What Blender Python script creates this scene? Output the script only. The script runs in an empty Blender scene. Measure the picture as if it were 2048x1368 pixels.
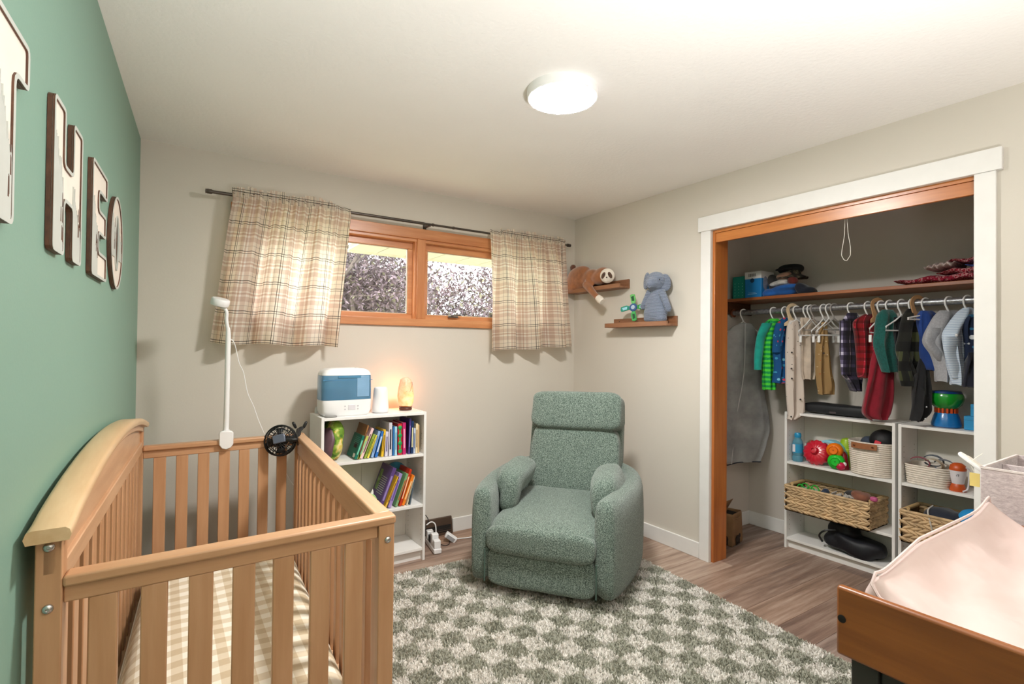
import bpy, bmesh, math, random
import numpy as np
from mathutils import Vector, Matrix, noise
R = math.radians
rnd = random.Random(7)
scene = bpy.context.scene
COL = scene.collection

# ------------------------------------------------------------------ camera
CAMLOC = np.array([0.1381, -3.4219, 1.3397])
FPX, YAW, PITCH, ROLL = 1044.94, R(33.3615), R(0.683), R(0.589)
_f = np.array([math.sin(YAW)*math.cos(PITCH), math.cos(YAW)*math.cos(PITCH), math.sin(PITCH)])
_r = np.array([math.cos(YAW), -math.sin(YAW), 0.0]); _u = np.cross(_r, _f)
_r2 = _r*math.cos(ROLL)+_u*math.sin(ROLL); _u2 = -_r*math.sin(ROLL)+_u*math.cos(ROLL)
cd = bpy.data.cameras.new('camera'); cam = bpy.data.objects.new('camera', cd); COL.objects.link(cam)
cd.sensor_width = 36.0; cd.lens = FPX/2048*36.0; cd.clip_start = 0.02; cd.clip_end = 200
cam.matrix_world = Matrix(((_r2[0], _u2[0], -_f[0], CAMLOC[0]), (_r2[1], _u2[1], -_f[1], CAMLOC[1]), (_r2[2], _u2[2], -_f[2], CAMLOC[2]), (0, 0, 0, 1)))
scene.camera = cam
# ------------------------------------------------------------------ world, view
LED_STRENGTH = 165.0
WORLD_STRENGTH = 4.2
w = bpy.data.worlds.new('world'); scene.world = w; w.use_nodes = True
bgn = w.node_tree.nodes['Background']; bgn.inputs[0].default_value = (0.95, 0.97, 1.0, 1); bgn.inputs[1].default_value = WORLD_STRENGTH
vs = scene.view_settings; vs.view_transform = 'Standard'; vs.look = 'None'; vs.gamma = 1.0; vs.exposure = 0.68; vs.use_curve_mapping = False
sd = bpy.data.lights.new('sun', 'SUN'); sd.energy = 2.0; sd.angle = R(1.0); sd.color = (1.0, 0.93, 0.8)
sun = bpy.data.objects.new('sun', sd); COL.objects.link(sun); sun.location = (2, 6, 8)
sun.rotation_euler = Vector((0.8, -0.12, -0.75)).to_track_quat('-Z', 'Y').to_euler()

# added fill spot aimed up at the ceiling, standing in for bounced flash
fd = bpy.data.lights.new('ceiling_fill_spot', 'SPOT'); fd.energy = 190.0; fd.spot_size = R(140); fd.spot_blend = 1.0; fd.shadow_soft_size = 0.12; fd.color = (1.0, 0.99, 0.98)
fo = bpy.data.objects.new('ceiling_fill_spot', fd); COL.objects.link(fo); fo.location = (1.0, -3.75, 0.75); fo.rotation_euler = (R(180-8), 0, 0)

# ------------------------------------------------------------------ helpers
def ray(px, py):
    a, b = (px-1024)/FPX, (py-684)/FPX
    return _r2*a-_u2*b+_f
def at(px, py, axis, val):                    # the point seen at a pixel on a plane x / y / z = val
    d = ray(px, py); t = (val-CAMLOC[axis])/d[axis]; return Vector(CAMLOC+d*t)
def atp(px, py, P, n):                        # the same on any plane through P with normal n
    d = ray(px, py); n = np.array(n); t = ((np.array(P)-CAMLOC)@n)/(d@n); return Vector(CAMLOC+d*t)
def lin(c):
    if isinstance(c, str):
        c = c.lstrip('#'); c = [int(c[i:i+2], 16)/255 for i in (0, 2, 4)]
    return tuple(x/12.92 if x <= 0.04045 else ((x+0.055)/1.055)**2.4 for x in c)+(1.0,)

class NT:
    def __init__(s, name):
        s.m = bpy.data.materials.new(name); s.m.use_nodes = True; s.t = s.m.node_tree; s.b = s.t.nodes['Principled BSDF']
    def n(s, ty, **kw):
        x = s.t.nodes.new(ty)
        for k, v in kw.items():
            if isinstance(v, bpy.types.NodeSocket): s.t.links.new(v, x.inputs[k])
            elif k in ('operation', 'blend_type', 'data_type', 'interpolation', 'feature', 'noise_dimensions'): setattr(x, k, v)
            else: x.inputs[k].default_value = v
        return x
    def l(s, a, b): s.t.links.new(a, b)
    def co(s, kind='Object', scale=(1, 1, 1), rot=(0, 0, 0)):
        tc = s.t.nodes.new('ShaderNodeTexCoord'); mp = s.t.nodes.new('ShaderNodeMapping')
        mp.inputs['Scale'].default_value = scale; mp.inputs['Rotation'].default_value = rot
        s.l(tc.outputs[kind], mp.inputs[0]); return mp.outputs[0]
    def math(s, op, a, b=None):
        x = s.t.nodes.new('ShaderNodeMath'); x.operation = op
        for i, v in enumerate((a, b)):
            if v is None: continue
            if isinstance(v, bpy.types.NodeSocket): s.l(v, x.inputs[i])
            else: x.inputs[i].default_value = v
        return x.outputs[0]
    def ramp(s, fac, stops, const=False):
        x = s.t.nodes.new('ShaderNodeValToRGB'); s.l(fac, x.inputs[0]); e = x.color_ramp.elements
        if const: x.color_ramp.interpolation = 'CONSTANT'
        while len(e) < len(stops): e.new(0.5)
        for q, (p, c) in zip(e, stops): q.position = p; q.color = lin(c) if not (isinstance(c, tuple) and len(c) == 4) else c
        return x.outputs[0]
    def mix(s, fac, a, b, ty='MIX'):
        x = s.t.nodes.new('ShaderNodeMix'); x.data_type = 'RGBA'; x.blend_type = ty
        for i, v in ((0, fac), (6, a), (7, b)):
            if isinstance(v, bpy.types.NodeSocket): s.l(v, x.inputs[i])
            else: x.inputs[i].default_value = v if i == 0 or (isinstance(v, tuple) and len(v) == 4) else lin(v)
        return x.outputs[2]
    def noise(s, co, scale=5, detail=3, rough=0.5):
        x = s.t.nodes.new('ShaderNodeTexNoise'); s.l(co, x.inputs['Vector']); x.inputs['Scale'].default_value = scale
        x.inputs['Detail'].default_value = detail; x.inputs['Roughness'].default_value = rough; return x.outputs['Fac']
    def bump(s, h, strength=0.2, dist=0.005):
        x = s.t.nodes.new('ShaderNodeBump'); s.l(h, x.inputs['Height']); x.inputs['Strength'].default_value = strength; x.inputs['Distance'].default_value = dist
        s.l(x.outputs[0], s.b.inputs['Normal'])
    def col(s, c):
        if isinstance(c, bpy.types.NodeSocket): s.l(c, s.b.inputs['Base Color'])
        else: s.b.inputs['Base Color'].default_value = lin(c)
    def set(s, **kw):
        for k, v in kw.items(): s.b.inputs[k.replace('_', ' ')].default_value = v
        return s

MATS = {}
def mat(name, c, rough=0.6, var=0.08, vs_=12, bump=0.0, bs=150, metal=0.0, sheen=0.0, coat=0.0, spec=0.5):
    if name in MATS: return MATS[name]
    k = NT(name); co = k.co()
    nz = k.noise(co, vs_, 3)
    l = lin(c); a = tuple(x*(1-var) for x in l[:3])+(1,); b = tuple(min(1, x*(1+var)) for x in l[:3])+(1,)
    k.col(k.ramp(nz, [(0.3, a), (0.7, b)]))
    k.set(Roughness=rough, Metallic=metal, Specular_IOR_Level=spec, Sheen_Weight=sheen, Coat_Weight=coat)
    if bump: k.bump(k.noise(co, bs, 2), bump, 0.003)
    MATS[name] = k.m; return k.m
def wood(name, c1, c2, axis=0, scale=1.0, rough=0.45, knots=False, coat=0.1, c3=None):
    if name in MATS: return MATS[name]
    k = NT(name); sc = [14*scale]*3; sc[axis] = 1.1*scale
    co = k.co(scale=tuple(sc)); n1 = k.noise(co, 1.6, 5, 0.6)
    sc2 = [60*scale]*3; sc2[axis] = 2.0*scale
    n2 = k.noise(k.co(scale=tuple(sc2)), 2.0, 3)
    c = k.ramp(n1, [(0.3, c1), (0.68, c2)])
    c = k.mix(k.math('MULTIPLY', n2, 0.35), c, c3 or c1)
    if knots:
        vo = k.t.nodes.new('ShaderNodeTexVoronoi'); sc3 = [5.0]*3; sc3[axis] = 2.2; k.l(k.co(scale=tuple(sc3)), vo.inputs['Vector']); vo.inputs['Scale'].default_value = 1.0
        kn = k.ramp(vo.outputs['Distance'], [(0.03, (1, 1, 1, 1)), (0.14, (0, 0, 0, 1))]); c = k.mix(kn, c, c1)
    k.col(c); k.set(Roughness=rough, Coat_Weight=coat, Coat_Roughness=0.3)
    k.bump(n2, 0.08, 0.002); MATS[name] = k.m; return k.m
def emis(name, c, s):
    k = NT(name); k.col(c); k.b.inputs['Emission Color'].default_value = lin(c); k.b.inputs['Emission Strength'].default_value = s; return k.m

class MB:
    def __init__(s): s.v = []; s.f = []; s.m = []; s.uv = None; s.cm = 0
    def add(s, vs, fs):
        b = len(s.v); s.v += [tuple(x) for x in vs]; s.f += [tuple(b+i for i in f) for f in fs]; s.m += [s.cm]*len(fs); return s
    def mt(s, i): s.cm = i; return s
    def box(s, c, d, rz=0, M=None):
        x, y, z = (q/2 for q in d)
        vs = [Vector((sx*x, sy*y, sz*z)) for sx in (-1, 1) for sy in (-1, 1) for sz in (-1, 1)]
        Q = M if M is not None else (Matrix.Rotation(rz, 3, 'Z') if rz else None)
        if Q is not None: vs = [Q @ q for q in vs]
        C = Vector(c); return s.add([q+C for q in vs], [(0, 1, 3, 2), (4, 6, 7, 5), (0, 4, 5, 1), (2, 3, 7, 6), (0, 2, 6, 4), (1, 5, 7, 3)])
    def b2(s, a, b): return s.box([(p+q)/2 for p, q in zip(a, b)], [abs(q-p) for p, q in zip(a, b)])
    def tube(s, pts, r, n=8, closed=False):
        pts = [Vector(p) for p in pts]; N = len(pts); rs = r if isinstance(r, (list, tuple)) else [r]*N
        up = None; rings = []
        for i, p in enumerate(pts):
            a = pts[(i-1) % N] if closed or i > 0 else p; b = pts[(i+1) % N] if closed or i < N-1 else p
            t = (b-a).normalized() if (b-a).length > 1e-9 else Vector((0, 0, 1))
            if up is None: up = Vector((0, 0, 1)) if abs(t.z) < 0.9 else Vector((1, 0, 0))
            x = t.cross(up)
            if x.length < 1e-4: x = t.cross(Vector((0.3, 1, 0.2)))
            x.normalize(); y = x.cross(t); up = y
            rings.append([p+(x*math.cos(2*math.pi*k/n)+y*math.sin(2*math.pi*k/n))*rs[i] for k in range(n)])
        return s.loft(rings, not closed, closed)
    def loft(s, rings, caps=True, closed=False):
        n = len(rings[0]); vs = [q for r_ in rings for q in r_]; fs = []; N = len(rings)
        for i in range(N if closed else N-1):
            j = (i+1) % N
            fs += [(i*n+k, i*n+(k+1) % n, j*n+(k+1) % n, j*n+k) for k in range(n)]
        if caps and not closed: fs += [tuple(range(n-1, -1, -1)), tuple((N-1)*n+k for k in range(n))]
        return s.add(vs, fs)
    def lathe(s, prof, n=24, c=(0, 0, 0), M=None):
        C = Vector(c); rings = []
        for r_, z in prof:
            ring = [Vector((max(r_, 1e-4)*math.cos(2*math.pi*k/n), max(r_, 1e-4)*math.sin(2*math.pi*k/n), z)) for k in range(n)]
            rings.append([(M @ q if M is not None else q)+C for q in ring])
        return s.loft(rings)
    def prism(s, poly, t, fn):          # fn(a, b, depth) -> point
        n = len(poly); vs = [fn(a, b, 0) for a, b in poly]+[fn(a, b, t) for a, b in poly]
        return s.add(vs, [tuple(range(n-1, -1, -1)), tuple(range(n, 2*n))]+[(k, (k+1) % n, n+(k+1) % n, n+k) for k in range(n)])
    def sq(s, c, rad, e1=1.0, e2=1.0, nu=24, nv=14, M=None):     # superellipsoid
        pw = lambda a, e: math.copysign(abs(a)**e, a)
        rings = []; C = Vector(c)
        for j in range(nv+1):
            ph = -math.pi/2+math.pi*j/nv
            if j in (0, nv): ph *= 0.998
            ring = []
            for k in range(nu):
                th = 2*math.pi*k/nu
                q = Vector((rad[0]*pw(math.cos(ph), e1)*pw(math.cos(th), e2), rad[1]*pw(math.cos(ph), e1)*pw(math.sin(th), e2), rad[2]*pw(math.sin(ph), e1)))
                ring.append((M @ q if M is not None else q)+C)
            rings.append(ring)
        return s.loft(rings)
    def build(s, name, mats, parent=None, smooth=40, bevel=0, sub=0, remesh=0, fn=None, seg=2, solid=0, smod=0):
        me = bpy.data.meshes.new(name); vs = s.v if fn is None else [tuple(fn(Vector(q))) for q in s.v]
        me.from_pydata(vs, [], s.f)
        if not isinstance(mats, (list, tuple)): mats = [mats]
        for m in mats: me.materials.append(m)
        if len(mats) > 1: me.polygons.foreach_set('material_index', s.m)
        if s.uv is not None:
            ul = me.uv_layers.new(name='UVMap'); li = np.empty(len(me.loops), dtype=np.int32); me.loops.foreach_get('vertex_index', li)
            ul.data.foreach_set('uv', np.array(s.uv, dtype=np.float32)[li].ravel())
        bm = bmesh.new(); bm.from_mesh(me); bmesh.ops.recalc_face_normals(bm, faces=bm.faces); bm.to_mesh(me); bm.free()
        if smooth: me.polygons.foreach_set('use_smooth', [True]*len(me.polygons)); me.set_sharp_from_angle(angle=R(smooth))
        o = bpy.data.objects.new(name, me); COL.objects.link(o)
        if parent: o.parent = parent
        if solid: q = o.modifiers.new('solid', 'SOLIDIFY'); q.thickness = solid; q.offset = 0
        if remesh: q = o.modifiers.new('remesh', 'REMESH'); q.mode = 'VOXEL'; q.voxel_size = remesh; q.use_smooth_shade = True
        if smod: q = o.modifiers.new('smooth', 'SMOOTH'); q.iterations = smod; q.factor = 0.6
        if bevel: q = o.modifiers.new('bevel', 'BEVEL'); q.width = bevel; q.segments = seg; q.limit_method = 'ANGLE'; q.angle_limit = R(35); q.harden_normals = False
        if sub: q = o.modifiers.new('sub', 'SUBSURF'); q.levels = sub; q.render_levels = sub
        return o
def tag(o, label, cat, group=None, kind=None):
    if label: o['label'] = label
    if cat: o['category'] = cat
    if group: o['group'] = group
    if kind: o['kind'] = kind
    return o
def thing(name, label, cat, loc=(0, 0, 0), rz=0, group=None):
    o = bpy.data.objects.new(name, None); COL.objects.link(o); o.empty_display_size = 0.05
    o.location = loc; o.rotation_euler = (0, 0, rz); return tag(o, label, cat, group)
def struct(o): o['kind'] = 'structure'; return o
def copy_tree(o, parent=None):
    c = o.copy(); COL.objects.link(c); c.parent = parent
    for ch in [q for q in bpy.data.objects if q.parent == o]: copy_tree(ch, c)
    return c
def wob(p, f, a):        # small organic wobble
    q = noise.noise_vector(Vector(p)*f); return Vector(p)+Vector(q)*a
def text_mesh(txt, size, ext=0.0005):
    cu = bpy.data.curves.new('lettering', 'FONT'); cu.body = txt; cu.size = size; cu.extrude = ext; cu.align_x = 'CENTER'; cu.align_y = 'CENTER'
    ob = bpy.data.objects.new('lettering', cu); COL.objects.link(ob); bpy.context.view_layer.update()
    me = bpy.data.meshes.new_from_object(ob.evaluated_get(bpy.context.evaluated_depsgraph_get())); bpy.data.objects.remove(ob); return me
def text(name, txt, size, m, parent, M, ext=0.0005):
    me = text_mesh(txt, size, ext); me.materials.clear(); me.materials.append(m); me.transform(M)
    o = bpy.data.objects.new(name, me); COL.objects.link(o); o.parent = parent; return o
def bezier(p0, p1, p2, p3, n=12):
    p = [Vector(q) for q in (p0, p1, p2, p3)]; out = []
    for i in range(n+1):
        t = i/n; u = 1-t; out.append(p[0]*u**3+p[1]*3*u*u*t+p[2]*3*u*t*t+p[3]*t**3)
    return out
def catmull(P, k=6):
    P = [Vector(p) for p in P]; Q = [P[0]*2-P[1]]+P+[P[-1]*2-P[-2]]; out = []
    for i in range(1, len(Q)-2):
        for j in range(k):
            t = j/k; a, b, c, d = Q[i-1], Q[i], Q[i+1], Q[i+2]
            out.append(0.5*((2*b)+(c-a)*t+(2*a-5*b+4*c-d)*t*t+(3*b-a-3*c+d)*t**3))
    return out+[P[-1]]

# ------------------------------------------------------------------ common materials
WHITE = mat('white_paint', '#e9e7e4', 0.45, 0.02)
WHITE_LAM = mat('white_laminate', '#f1efec', 0.4, 0.02)
PLASTIC_W = mat('white_plastic', '#f2f1f1', 0.35, 0.01)
BLACKP = mat('black_plastic', '#17181a', 0.4, 0.05)
ORANGE_V = wood('orange_fir_vertical', '#a4571f', '#c97a38', 2, 1.0, 0.35, coat=0.4)
ORANGE_X = wood('orange_fir_along_x', '#b87040', '#dd9f6c', 0, 1.0, 0.35, coat=0.4)
WINV = wood('window_fir_vertical', '#b56b3a', '#d8965f', 2, 1.0, 0.35, coat=0.4)
ORANGE_Y = wood('orange_fir_along_y', '#b06428', '#d68a45', 1, 1.0, 0.3, coat=0.5)
CHROME = mat('chrome', '#c9c9c8', 0.25, 0.02, metal=1.0)

W_, H_ = 3.022, 2.44
KSK = 0.0515                      # the green wall runs a little out of square
FR = -4.3                        # how far the room is built towards and past the camera
CLX, CLY0, CLY1 = 3.93, -1.035, -2.98

# ------------------------------------------------------------------ floor
fm = []
for i in range(7):
    k = NT('vinyl_plank_%d' % i); co = k.co(scale=(1.2, 16, 1)); r2 = random.Random(i)
    n1 = k.noise(co, 1.5, 6, 0.65); n2 = k.noise(k.co(scale=(3, 70, 1)), 2, 3)
    base = ['#957b6c', '#a28675', '#ac8f7f', '#8b7265', '#b29988', '#a0806b', '#917c72'][i]
    dark = ['#5f4b42', '#695446', '#735c51', '#58453d', '#7a6455', '#675042', '#604f47'][i]
    lit = ['#c2ad9d', '#cbb5a5', '#d0bcac', '#b8a292', '#d5c3b2', '#cbae97', '#beaca1'][i]
    c = k.ramp(n1, [(0.28, dark), (0.5, base), (0.75, lit)]); c = k.mix(k.math('MULTIPLY', n2, 0.3), c, dark)
    k.col(c); k.set(Roughness=0.42, Specular_IOR_Level=0.4); k.bump(n2, 0.1, 0.001); fm.append(k.m)
floor = struct(MB().b2((-0.4, FR, -0.06), (CLX, 0.0, -0.006)).build('floor', mat('subfloor', '#3b2f29', 0.8)))
pw, pl = 0.182, 1.22
y = 0.0; row = 0
while y > FR:
    x = -0.4-rnd.random()*pl
    while x < CLX:
        a, b = max(x, -0.4), min(x+pl, CLX)
        y0 = max(y-pw, FR)
        if b-a > 0.02: MB().b2((a+0.0007, y0+0.0007, -0.008), (b-0.0007, y-0.0007, 0.0)).build('plank', fm[rnd.randrange(7)], floor, 0, bevel=0.0012, seg=1)
        x += pl
    y -= pw; row += 1

# ------------------------------------------------------------------ walls
def paint(name, c, sc=90, st=0.08, rough=0.65):
    k = NT(name); co = k.co(); l = lin(c); n = k.noise(co, 1.3, 3)
    k.col(k.ramp(n, [(0.3, tuple(x*0.97 for x in l[:3])+(1,)), (0.7, tuple(x*1.02 for x in l[:3])+(1,))]))
    k.set(Roughness=rough, Specular_IOR_Level=0.3); k.bump(k.noise(co, sc, 3), st, 0.004); return k.m
GREIGE = paint('greige_wall_paint', '#d5cec3')
GREENP = paint('sage_green_wall_paint', '#84a696', 120, 0.06, 0.5)
CEILP = paint('ceiling_plaster', '#f8f5f1', 55, 0.35)
CLOSETP = paint('closet_wall_paint', '#d2cac1')
WX0, WX1, WZ0, WZ1 = 0.47, 2.83, 1.515, 2.14         # window rough opening
bw = MB()
bw.b2((-0.4, 0, 0), (WX0, 0.14, H_)); bw.b2((WX1, 0, 0), (W_+0.1, 0.14, H_)); bw.b2((WX0, 0, 0), (WX1, 0.14, WZ0)); bw.b2((WX0, 0, WZ1), (WX1, 0.14, H_))
struct(bw.build('wall_back', GREIGE, smooth=0))
struct(MB().prism([(0, 0), (KSK*FR, FR), (KSK*FR-0.12, FR), (-0.12, 0)], H_, lambda a, b, d: (a, b, d)).build('wall_left', GREENP, smooth=0))
OY0, OY1, OZ = -1.347, -2.645, 2.102                   # closet opening
rw = MB(); rw.b2((W_, OY0, 0), (W_+0.1, 0.0, H_)); rw.b2((W_, FR, 0), (W_+0.1, OY1, H_)); rw.b2((W_, OY1, OZ), (W_+0.1, OY0, H_))
struct(rw.build('wall_right', GREIGE, smooth=0))
struct(MB().b2((-0.4, FR, H_), (CLX+0.1, 0.14, H_+0.08)).build('ceiling', CEILP, smooth=0))
struct(MB().b2((CLX, CLY1-0.1, 0), (CLX+0.1, CLY0+0.1, H_)).build('wall_closet_back', CLOSETP, smooth=0))
struct(MB().b2((W_+0.1, CLY0, 0), (CLX, CLY0+0.1, H_)).build('wall_closet_left', CLOSETP, smooth=0))
struct(MB().b2((W_+0.1, CLY1-0.1, 0), (CLX, CLY1, H_)).build('wall_closet_right', CLOSETP, smooth=0))
struct(MB().b2((-0.4, FR-0.1, 0), (W_+0.1, FR, H_)).build('wall_front', GREIGE, smooth=0))
# baseboards
def bb(name, a, b): struct(MB().b2(a, b).build(name, WHITE, bevel=0.003))
bb('baseboard_right', (W_-0.014, -1.272, 0), (W_, 0, 0.1))
bb('baseboard_back', (1.885, -0.014, 0), (W_-0.014, 0, 0.1))
bb('baseboard_back_near', (0.02, -0.014, 0), (1.2, 0, 0.1))
bb('baseboard_closet_left', (W_+0.16, CLY0-0.013, 0), (CLX, CLY0, 0.1))
bb('baseboard_closet_back', (CLX-0.013, CLY1, 0), (CLX, CLY0-0.013, 0.1))
# closet casing, jambs, header track board
cz = MB(); cz.b2((W_-0.018, OY0, 0), (W_, OY0+0.072, OZ)); struct(cz.build('trim_1', WHITE, bevel=0.002))
struct(MB().b2((W_-0.018, OY1-0.072, 0), (W_, OY1, OZ)).build('trim_2', WHITE, bevel=0.002))
struct(MB().b2((W_-0.024, OY1-0.092, OZ), (W_, OY0+0.09, OZ+0.094)).build('trim_3', WHITE, bevel=0.002))
struct(MB().b2((W_+0.006, OY0-0.018, 0), (W_+0.14, OY0, OZ)).build('trim_4', ORANGE_V, bevel=0.002))
struct(MB().b2((W_+0.1405, OY0-0.012, 0), (W_+0.147, OY0+0.0, OZ)).build('trim_5', WHITE))
struct(MB().b2((W_+0.006, OY1-0.018, 0), (W_+0.17, OY1+0.0015, OZ)).build('trim_6', ORANGE_V, bevel=0.002))
struct(MB().b2((W_+0.006, OY1+0.002, OZ-0.018), (W_+0.17, OY0-0.018, OZ)).build('trim_7', ORANGE_Y))
struct(MB().b2((W_+0.012, OY1+0.002, OZ-0.078), (W_+0.032, OY0-0.018, OZ-0.019)).build('trim_8', ORANGE_Y, bevel=0.002))

# ------------------------------------------------------------------ window
win = struct(thing('window_1', None, None, ((WX0+WX1)/2, 0, WZ0)))
def wl(v): return v-Vector((((WX0+WX1)/2), 0, WZ0))
def wpart(name, m, boxes, bev=0.003, par=win):
    q = MB()
    for a, b in boxes: q.b2(wl(Vector(a)), wl(Vector(b)))
    return q.build(name, m, par, bevel=bev)
CZ0, CZ1 = 1.487, 2.17
wpart('head_casing', ORANGE_X, [((WX0-0.04, -0.016, 2.098), (WX1+0.04, 0.02, CZ1))])
wpart('sill', ORANGE_X, [((WX0-0.04, -0.022, CZ0), (WX1+0.04, 0.03, 1.538))])
wpart('jamb', WINV, [((WX0-0.04, -0.016, 1.538), (WX0+0.025, 0.1, 2.098))])
wpart('jamb', WINV, [((WX1-0.025, -0.016, 1.538), (WX1+0.04, 0.1, 2.098))])
wpart('mullion', WINV, [((1.585, -0.012, 1.538), (1.645, 0.1, 2.098))])
wpart('stop', ORANGE_X, [((WX0, 0.0, 2.078), (WX1, 0.06, 2.1))])
wpart('stop', WINV, [((1.572, 0.005, 1.538), (1.658, 0.06, 2.08))])
GL = NT('window_glass')
_tr = GL.n('ShaderNodeBsdfTransparent'); _gl = GL.n('ShaderNodeBsdfGlossy', Roughness=0.02); _mx = GL.n('ShaderNodeMixShader', Fac=0.05)
GL.l(_tr.outputs[0], _mx.inputs[1]); GL.l(_gl.outputs[0], _mx.inputs[2]); GL.l(_mx.outputs[0], GL.t.nodes['Material Output'].inputs[0])
for (a, b) in ((WX0+0.025, 1.585), (1.645, WX1-0.025)):
    sa = wpart('sash', ORANGE_X, [((a, 0.05, 2.032), (b, 0.085, 2.082)), ((a, 0.05, 1.535), (b, 0.085, 1.573)), ((a, 0.05, 1.573), (a+0.045, 0.085, 2.032)), ((b-0.045, 0.05, 1.573), (b, 0.085, 2.032))])
    wpart('pane', GL.m, [((a+0.045, 0.066, 1.573), (b-0.045, 0.07, 2.032))], 0, sa)
    wpart('bead', mat('pale_bead', '#cbb9a3', 0.5), [((a+0.045, 0.058, 1.573), (b-0.045, 0.064, 1.578)), ((a+0.045, 0.058, 2.027), (b-0.045, 0.064, 2.032)), ((a+0.045, 0.058, 1.573), (a+0.05, 0.064, 2.032)), ((b-0.05, 0.058, 1.573), (b-0.045, 0.064, 2.032))], 0, sa)
lp = wl(at(906, 634, 1, 0.03))
lt = MB(); lt.box(lp, (0.075, 0.02, 0.012)); lt.tube([lp+Vector((-0.02, -0.008, 0.006)), lp+Vector((0.0, -0.016, 0.014)), lp+Vector((0.055, -0.018, 0.012))], 0.006)
lt.build('latch', mat('grey_metal', '#6d6d6b', 0.35, metal=0.8), win, bevel=0.002)

# ------------------------------------------------------------------ outside the window
struct(MB().b2((-14, 0.3, -0.5), (20, 40, -0.45)).build('ground', mat('lawn', '#8a8f70', 0.9, 0.3, 3)))
so = thing('roof_eave', 'pale cream soffit of an eave seen through the window', 'eave', (3.4, 1.0, 2.3))
SOFF = mat('cream_soffit', '#cfc8ae', 0.6, 0.03)
for i in range(14):
    MB().b2((-1.78+i*0.3, -0.85, 0), (-1.78+i*0.3+0.288, 0.8, 0.012)).build('soffit_panel', SOFF, so, 0)
MB().b2((-1.78, -0.85, 0.012), (2.42, 0.85, 0.05)).build('roof_deck', mat('roof_deck', '#8a8468', 0.8), so, 0)
MB().b2((-1.78, 0.8, -0.02), (2.42, 0.83, 0.16)).build('fascia', mat('fascia', '#c7c09e', 0.6), so, 0)
tr = thing('plum_tree', 'purple-leaved tree with bare grey branches outside the window', 'tree', (3.6, 5.2, -0.45))
BARK = mat('bark', '#6c6259', 0.9, 0.25, 20, 0.4, 40)
tq = MB(); rt = random.Random(3); tips = []
def branch(p, d, L, r, lev):
    pts = [p]; q = p; dd = d.normalized()
    for i in range(5):
        dd = (dd+Vector((rt.uniform(-.22, .22), rt.uniform(-.22, .22), rt.uniform(-.1, .15)))).normalized(); q = q+dd*L/5; pts.append(q)
    tq.tube(pts, [r*(1-0.13*i) for i in range(6)], 6)
    if lev >= 2: tips.extend(pts[1:])
    if lev < 4:
        for k in range(3 if lev else 7):
            b = pts[rt.randint(2, 5)] if lev else pts[rt.randint(3, 5)]
            nd = (dd*0.5+Vector((rt.uniform(-1, 1), rt.uniform(-.8, .8), rt.uniform(-.35, .6)))).normalized()
            branch(b, nd, L*rt.uniform(.6, .85), r*0.52, lev+1)
branch(Vector((0, 0, 0)), Vector((-0.15, 0, 1)), 2.3, 0.16, 0); branch(Vector((2.2, 0.6, 0)), Vector((0.1, 0, 1)), 2.1, 0.14, 0); branch(Vector((-1.6, .9, 0)), Vector((0.1, 0, 1)), 2.1, 0.13, 0)
tq.build('branches', BARK, tr)
LV = [mat('plum_leaf_%d' % i, c, 0.6, 0.2) for i, c in enumerate(['#6a5a60', '#7d6c70', '#584a4b', '#7a775e'])]
lf = MB()
for p in tips:
    for k in range(26):
        lf.mt(rt.choice([0, 0, 0, 1, 1, 2, 2, 3])); c = p+Vector((rt.gauss(0, .2), rt.gauss(0, .2), rt.gauss(0, .2)))
        a = Vector((rt.uniform(-1, 1), rt.uniform(-1, 1), rt.uniform(-1, 1))).normalized(); b = a.cross(Vector((rt.uniform(-1, 1), rt.uniform(-1, 1), 1))).normalized(); L = rt.uniform(.03, .055)
        lf.add([c-a*L, c+b*L*.42, c+a*L, c-b*L*.42], [(0, 1, 2, 3)])
tag(lf.build('foliage', LV, tr, 0), None, None, kind='stuff')
hd = MB()
for k in range(5000):
    c = Vector((rt.uniform(-2, 9), 10.5+rt.gauss(0, .35), rt.uniform(-.4, 1.95+0.25*math.sin(k*.0007)))); a = Vector((rt.uniform(-1, 1), rt.uniform(-1, 1), rt.uniform(-1, 1))).normalized(); b = a.cross(Vector((.2, rt.uniform(-1, 1), 1))).normalized(); L = rt.uniform(.08, .15)
    hd.add([c-a*L, c+b*L*.5, c+a*L, c-b*L*.5], [(0, 1, 2, 3)])
hd2 = hd.build('hedge', mat('hedge_leaf', '#76804f', 0.8, 0.3, 2), None, 0); tag(hd2, 'olive green hedge leaves beyond the purple-leaved tree', 'hedge', kind='stuff')
# ------------------------------------------------------------------ ceiling light
LEDC = Vector((1.525, -1.687, H_))
led = thing('ceiling_light', 'round flat white LED ceiling light, switched on', 'lamp', LEDC)
MB().lathe([(0.151, 0), (0.152, -0.012), (0.15, -0.034), (0.147, -0.038), (0.141, -0.038), (0.141, -0.028), (0.0, -0.028)], 48).build('rim', mat('lamp_rim_white', '#f3f1ef', 0.4, 0.01), led)
MB().lathe([(0.1405, -0.0281), (0.1405, -0.036), (0.134, -0.04), (0.1, -0.044), (0.05, -0.046), (0.0, -0.0465)], 48).build('diffuser', emis('lit_diffuser', '#fffdf9', LED_STRENGTH), led)

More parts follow.
